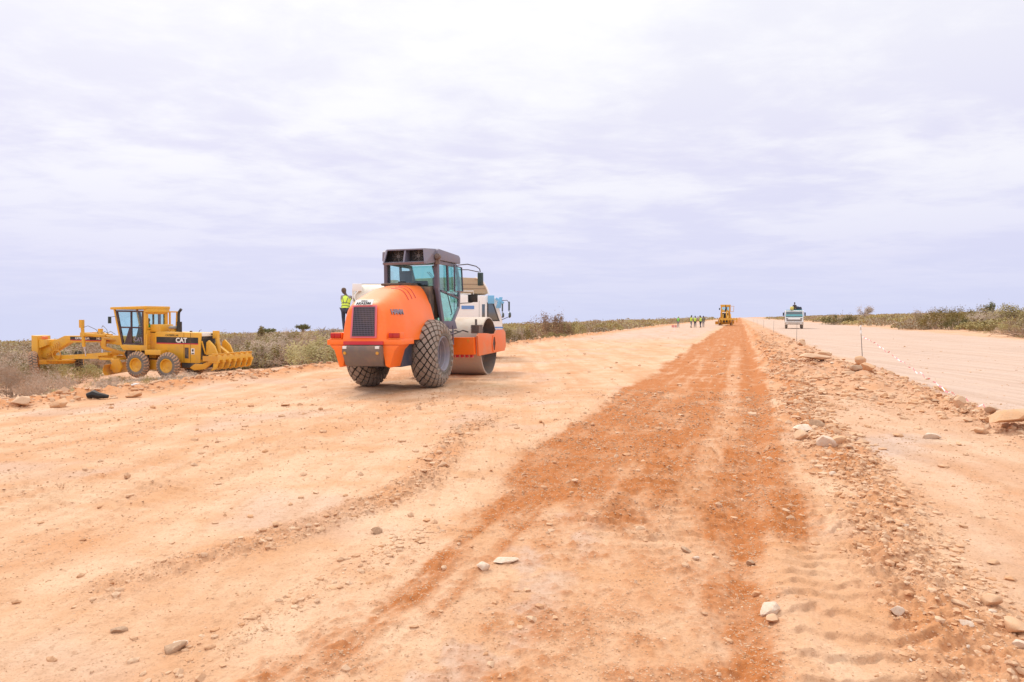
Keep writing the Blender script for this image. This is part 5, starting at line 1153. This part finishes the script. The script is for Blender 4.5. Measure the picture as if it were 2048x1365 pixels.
for s in (-1, 1):
    y = 1.182*s
    m = MB(); m.prism([(-.62, 1.60), (-.62, 2.30), (-.40, 2.28), (-.17, 1.60)], 'y', y-.008, y+.008); m.build('side_window', 'glass_d', cab)
    m = MB(); m.frame([(-.65, 1.57), (-.65, 2.33), (-.38, 2.31), (-.13, 1.57)], 'y', y-.014, y+.014, .05); m.build('window_rubber', 'black', cab)
    m = MB(); m.box(-.86, -.74, y-.008, y+.008, 1.66, 2.26); m.build('rear_window', 'glass_d', cab)
    m = MB(); m.box(-1.96, -1.2, y-.006, y+.006, 1.98, 2.12) if False else m.box(-.46, .004, y-.006, y+.006, 1.28, 1.33); m.box(-.56, .004, y-.006, y+.006, 1.16, 1.24); m.box(-.66, .004, y-.006, y+.006, 1.06, 1.12); m.build('blue_stripe', 'blue', cab)
    m = MB(); m.box(-.98, -.97, y-.004, y+.006, .98, 2.4); m.box(-1.22, -.1, y-.004, y+.006, 1.0, 1.01); m.box(-1.1, -.96, y-.01, y+.03, 1.40, 1.44); m.build('door_seam', 'black', cab)
m = MB(); m.prism([(-.255, 2.44), (-.035, 1.66), (-.02, 1.66), (-.24, 2.44)], 'y', -1.05, 1.05); m.build('windscreen', 'glass_d', cab)
m = MB(); m.box(-.005, .012, -1.15, 1.15, 1.28, 1.33); m.box(-.005, .012, -1.15, 1.15, 1.16, 1.24); m.box(-.005, .012, -1.15, 1.15, 1.06, 1.12); m.build('blue_stripe', 'blue', cab)
m = MB(); m.box(-.1, .10, -1.2, 1.2, .45, .75); m.build('bumper', 'white', tk, bevel=.03)
m = MB(); m.box(-.62, -.36, -1.30, -1.14, 2.28, 2.62); m.beam((-.3, -1.25, 2.5), (.02, -1.38, 2.3), .06, .10); m.prism([(-.30, 2.1), (-.16, 2.55), (-.02, 2.55), (-.10, 2.1)], 'y', -1.34, -1.26); m.build('wind_deflector', 'lblue', tk, bevel=.02)
for s in (-1, 1):
    m = MB(); m.tube([(-.2, s*1.2, 2.4), (.15, s*1.45, 2.42), (.22, s*1.5, 2.3), (.22, s*1.5, 1.75), (-.05, s*1.22, 1.62)], .014, 6); ar = m.build('mirror_arm', 'black', tk)
    m = MB(); m.box(.19, .25, s*1.50-.10, s*1.50+.10, 2.0, 2.36); m.lathe([(.001, 0), (.11, .01), (.13, .05), (.09, .10), (.001, .11)], (.20, s*1.5, 1.82), 'x', 16); m.build('mirror', 'mirrorg', ar, bevel=.0)
m = MB(); m.box(-6.0, -1.9, -.45, .45, .62, .85); m.box(-6.1, -2.1, -1.05, 1.05, 1.10, 1.22); m.build('chassis', 'dark', tk)
m = MB(); n = 36; prof = []
def tring(x, k): return [(x, 1.16*k*math.copysign(abs(math.cos(a))**.8, math.cos(a)), 2.28+.82*k*math.copysign(abs(math.sin(a))**.8, math.sin(a))) for a in [2*math.pi*i/n for i in range(n)]]
xs = [(-6.0, .80), (-5.95, .92), (-5.85, .98), (-5.75, 1.0), (-4.3, 1.0), (-4.29, 1.012), (-4.24, 1.012), (-4.23, 1.0), (-2.6, 1.0), (-2.4, .99), (-2.2, .95), (-2.12, .82)]
vv = [p for x, k in xs for p in tring(x, k)]; m.add(vv, [(q*n+i, q*n+(i+1) % n, (q+1)*n+(i+1) % n, (q+1)*n+i) for q in range(len(xs)-1) for i in range(n)]+[tuple(range(n)), tuple(range((len(xs)-1)*n, len(xs)*n))]); tkn = m.build('tank', 'tank', tk)
m = MB(); vv = [p for x, k in ((-2.30, .985), (-2.28, 1.03), (-2.18, 1.03), (-2.14, .96)) for p in tring(x, k)]; m.add(vv, [(q*n+i, q*n+(i+1) % n, (q+1)*n+(i+1) % n, (q+1)*n+i) for q in range(3) for i in range(n)]); m.build('tank_end_ring', 'white', tkn)
m = MB(); m.cyl((-4.6, 0, 3.05), (-4.6, 0, 3.28), .3, n=20); m.box(-6.0, -2.9, -.26, .26, 3.08, 3.12); m.build('tank_hatch', 'canvas', tkn)
m = MB(); m.prism([(-3.6, 2.70), (-3.6, 3.30), (-2.0, 3.38), (-1.05, 3.34), (-.82, 3.16), (-.66, 2.90), (-.60, 2.70)], 'y', -1.0, 1.0); cv = m.build('tan_cover', 'canvas', tkn, bevel=.03)
m = MB(); m.tube([(-1.15, -1.02, 3.36), (-.98, -1.02, 3.32), (-.80, -1.02, 3.18), (-.64, -1.02, 2.92), (-.56, -1.02, 2.68)], .035, 6); m.build('cover_edge', 'white', cv)
for q in (2.9, 3.08): m = MB(); m.box(-3.6, -.72, -1.012, -1.0, q, q+.012); m.build('cover_rib', 'iron', cv)
m = MB(); m.tube([(-2.2, -1.05, 2.62), (-2.2, -1.05, 2.80), (-1.2, -1.05, 2.80), (-1.2, -1.05, 2.62)], .02, 6); m.box(-1.95, -1.3, -1.1, 1.1, 2.66, 2.70); m.build('roof_rack', 'white', tk)
m = MB(); m.box(-1.70, -1.18, -1.19, -1.178, 2.06, 2.20); m.build('blue_stripe', 'blue', cab)
m = MB(); m.box(-2.98, -2.02, -1.19, -.4, 1.22, 2.50); m.build('equipment_box', 'white', tk, bevel=.03)
m = MB()
for y in (-.95, -.45): m.beam((-6.13, y, .5), (-6.08, y, 2.9), .05, .05)
for k in range(8): m.beam((-6.12+.005*k, -.95, .62+.30*k), (-6.12+.005*k, -.45, .62+.30*k), .035, .035)
m.box(-6.62, -5.95, -1.1, 1.1, 1.05, 1.10); m.build('ladder', 'white', tk)
m = MB(); m.box(-6.08, -5.72, -1.12, -.75, 2.78, 3.08); m.tube([(-5.85, -1.1, 2.8), (-6.0, -1.12, 2.6), (-5.95, -1.15, 2.35)], .03, 6); m.build('filler_box', 'white', tk, bevel=.03)
pl_ = tk.matrix_basis @ Vector((-6.38, -.95, 1.10))
person('worker in yellow vest and dark trousers standing on the step behind the cream tank', pl_, R(6-12), 'ladder', 'vest', head='cloth_br', fingers=True, h=1.82)

# ------------------------------------------------------------ white and turquoise truck on the second road
tr = thing('cargo_truck', 'white and turquoise truck driving towards the viewer on the pale second road', 'truck', (38.0, 92, gz(38.0, 92)), R(180+90-22))
for x, y in ((-.8, -.98), (-.8, .98), (-4.6, -.98), (-4.6, .98)): twheel(tr, x, y, .5, .34)
m = MB(); m.prism([(-1.7, .85), (-1.7, 2.50), (-.34, 2.50), (-.22, 2.42), (0, 1.55), (.02, .55), (-.3, .55), (-.4, .9), (-1.2, .9), (-1.3, .6)], 'y', -1.15, 1.15); cab = m.build('cab', 'white', tr, bevel=.05)
m = MB(); m.prism([(-.205, 2.34), (-.015, 1.60), (.005, 1.60), (-.185, 2.34)], 'y', -1.02, 1.02); m.build('windscreen', 'glass_d', cab)
m = MB(); m.prism([(-.10, 1.92), (-.012, 1.56), (.012, 1.56), (-.075, 1.92)], 'y', -1.05, 1.05); m.build('sun_strip', 'turq', cab)
m = MB(); m.box(-.01, .03, -.95, .95, 1.02, 1.26); gl_ = m.build('radiator_grille', 'steel_in', cab)
m = MB(); m.box(-.1, .12, -1.17, 1.17, .58, .92); m.build('bumper', 'steel', tr, bevel=.04)
for s in (-1, 1):
    m = MB(); m.box(-.02, .035, s*.9-.13, s*.9+.13, 1.30, 1.42); m.build('headlight', 'lens' if 0 else 'black', cab, bevel=.02)
    m = MB(); m.box(.11, .13, s*.85-.12, s*.85+.12, .68, .80); m.build('headlight', 'lens', tr)
    m = MB(); m.tube([(-.2, s*1.15, 2.2), (.1, s*1.32, 2.15)], .02, 5); m.box(.06, .12, s*1.34-.09, s*1.34+.09, 1.75, 2.2); m.build('mirror', 'black', tr)
    m = MB(); m.prism([(-1.2, 1.6), (-1.2, 2.3), (-.38, 2.3), (-.18, 1.6)], 'y', s*1.152-.006, s*1.152+.006); m.build('side_window', 'glass_d', cab)
m = MB(); m.box(-1.6, -.3, -1.08, 1.08, 2.505, 2.56); m.build('roof_panel', 'turq', cab)
m = MB(); m.box(-6.3, -1.8, -1.2, 1.2, .95, 1.10); m.box(-6.3, -6.2, -1.2, 1.2, 1.1, 2.0); m.box(-1.9, -1.8, -1.2, 1.2, 1.1, 2.4); m.box(-6.3, -1.8, -1.2, -1.12, 1.1, 2.0); m.box(-6.3, -1.8, 1.12, 1.2, 1.1, 2.0); m.build('cargo_bed', 'steel_in', tr)
mw = tr.matrix_basis
person('person in dark clothes sitting on the cab roof of the turquoise and white truck', mw @ Vector((-1.0, .05, 2.60)), tr.rotation_euler.z-R(90), 'sit', None, legs='cloth_br', shirt='cloth_dk', head='hair')
m = MB(); m.prism([(-.32, 0), (-.36, .18), (-.2, .42), (.1, .46), (.3, .30), (.33, 0)], 'y', -.22, .22); sk_ = m.build('sack', paint('yellow sack', (.62, .52, .14), .8, .2), None, bevel=.08); sk_.location = mw @ Vector((-.45, -.28, 2.565)); sk_.rotation_euler = (0, 0, R(60)); tag(sk_, 'pale yellow sack on the truck roof beside the seated person', 'sack')

m = MB(); m.prism([(-.42, 0), (-.46, .22), (-.25, .50), (.05, .38), (.3, .44), (.42, .16), (.40, 0)], 'y', -.3, .3); bn = m.build('bundle', 'cloth_dk', None, bevel=.1); bn.location = mw @ Vector((-1.35, .5, 2.565)); bn.rotation_euler = (0, 0, R(20)); tag(bn, 'dark cloth bundle on the truck roof behind the seated person', 'bundle')
# ------------------------------------------------------------ workers in the distance
def pw(u, D, rz, lab, **k):
    x = (u-1024)/1365*D; return person(lab, (x, D, gz(x, D)), R(rz), group='workers on the far road', **k)
pw(1356, 106, 190, 'leftmost distant worker with pale green vest and light cap standing on the road', top='vest_g', legs='cloth_gr', head='whitep')
pw(1382, 102, 200, 'distant worker in bright yellow vest and grey trousers left of the dark trousered one', top='vest', legs='cloth_gr', pose='walk', h=1.85)
pw(1390, 104, 170, 'distant worker in yellow vest and dark trousers beside the grey trousered one', top='vest', legs='cloth_dk')
pw(1401, 102, 20, 'distant worker in dark trousers walking, front one of the right hand pair', top='vest', legs='cloth_dk', pose='walk', h=1.8)
pw(1406.5, 106, -10, 'rightmost distant worker in grey clothes walking behind his companion', top='vest_t', legs='cloth_gr', shirt='cloth_br', pose='walk')

# ------------------------------------------------------------ survey stakes, tape, small debris
def stake(s, t, h, lean, label, rag=True):
    x, y = xy(s, t); o = thing('survey_stake', label, 'stake', (x, y, gz(x, y)-.05), group='survey stakes between the two roads')
    m = MB(); m.cyl((0, 0, 0), (lean*h, 0, h), .013, .009, n=8); m.build('rod', 'post', o)
    if rag: m = MB(); m.box(lean*h*.9-.022, lean*h*.9+.022, -.02, .02, h*.80, h*.88); m.box(lean*h-.02, lean*h+.02, -.018, .018, h*.95, h*1.0); m.build('tape_band', 'whitep', o)
    return o
x0, y0 = 12.15, 23.6; s0_, t0_ = st(x0, y0); stake(s0_, t0_, 1.42, -.07, 'tall dark survey stake rising from the cairn of tan rocks')
for i, (u, v, lab) in enumerate(((1593, 683, 'second survey stake behind the rock slab below the truck'), (1547, 666, 'third survey stake left of the turquoise truck'), (1527, 657, 'fourth survey stake, thin, left of the third one'), (1514, 651, 'faint far survey stake, fifth in the row'), (1507, 647.5, 'faintest and farthest survey stake of the row'))):
    x, y = at_px(u, v); s_, t_ = st(x, y); stake(s_, t_, 1.15, .01, lab, rag=False)
# tape sagging from the stake to the flat slab
pts = []
for i in range(61):
    q = i/60; y = 23.6+(9.2-23.6)*q; x = .334*y+4.22+.25*math.sin(q*3)*(1-q); h = .95*(1-min(1, q*1.25))**1.35+.02
    zg = gz(x, y); h += .16*math.exp(-((y-10.0)/.55)**2)+.12*math.exp(-((y-9.2)/.5)**2); pts.append(Vector((x, y, zg+h+.02*math.sin(i*1.7))))
m = MB(); 
for i in range(60):
    a, b2 = pts[i], pts[i+1]; tw_ = .9*math.sin(i*.7); up = Vector((math.sin(tw_)*.6, 0, math.cos(tw_))).normalized()*.013; up2 = Vector((math.sin(.9*math.sin((i+1)*.7))*.6, 0, math.cos(.9*math.sin((i+1)*.7)))).normalized()*.013
    n = Vector((.001, 0, 0)); m.hexa([a-up-n, b2-up2-n, b2-up2+n, a-up+n, a+up-n, b2+up2-n, b2+up2+n, a+up+n], i % 2)
tp = m.build('barrier_tape', ['whitep', paint('pinkish red tape', (.85, .25, .32), .5, .1)]); tag(tp, 'red and white barrier tape sagging from the tall stake to the flat rock slab', 'tape')
x, y = at_px(194, 798); m = MB(); m.tube([(-.28, 0, .09), (-.1, .05, .13), (.05, 0, .10), (.3, .04, .06)], [.07, .12, .09, .05], 8); d = m.build('rubber_scrap', 'rubbish'); d.location = (x, y, gz(x, y)); d.scale = (.75, .75, .75); tag(d, 'black scrap of rubber lying on the left earth bank', 'scrap')
x, y = at_px(263, 775); m = MB(); m.lathe([(.001, 0), (.035, 0), (.035, .15), (.012, .2), (.012, .23), (.001, .23)], (0, 0, 0), 'x', 10); d = m.build('plastic_bottle', 'whitep'); d.location = (x, y, gz(x, y)+.035); d.rotation_euler = (0, -.2, .5); d.scale = (.7, .7, .7); tag(d, 'small white plastic bottle in the brushwood below the grader', 'bottle')
x, y = at_px(1348, 664); m = MB(); m.beam((0, 0, 0), (.06, 0, .75), .03, .03); m.box(-.28, .30, -.012, .012, .48, .75, 1); d = m.build('marker_board', ['whitep', paint('pale red board', (.72, .30, .26), .6, .2)]); d.location = (x, y, gz(x, y)); tag(d, 'small pale red marker board standing on the road in front of the far workers', 'marker')
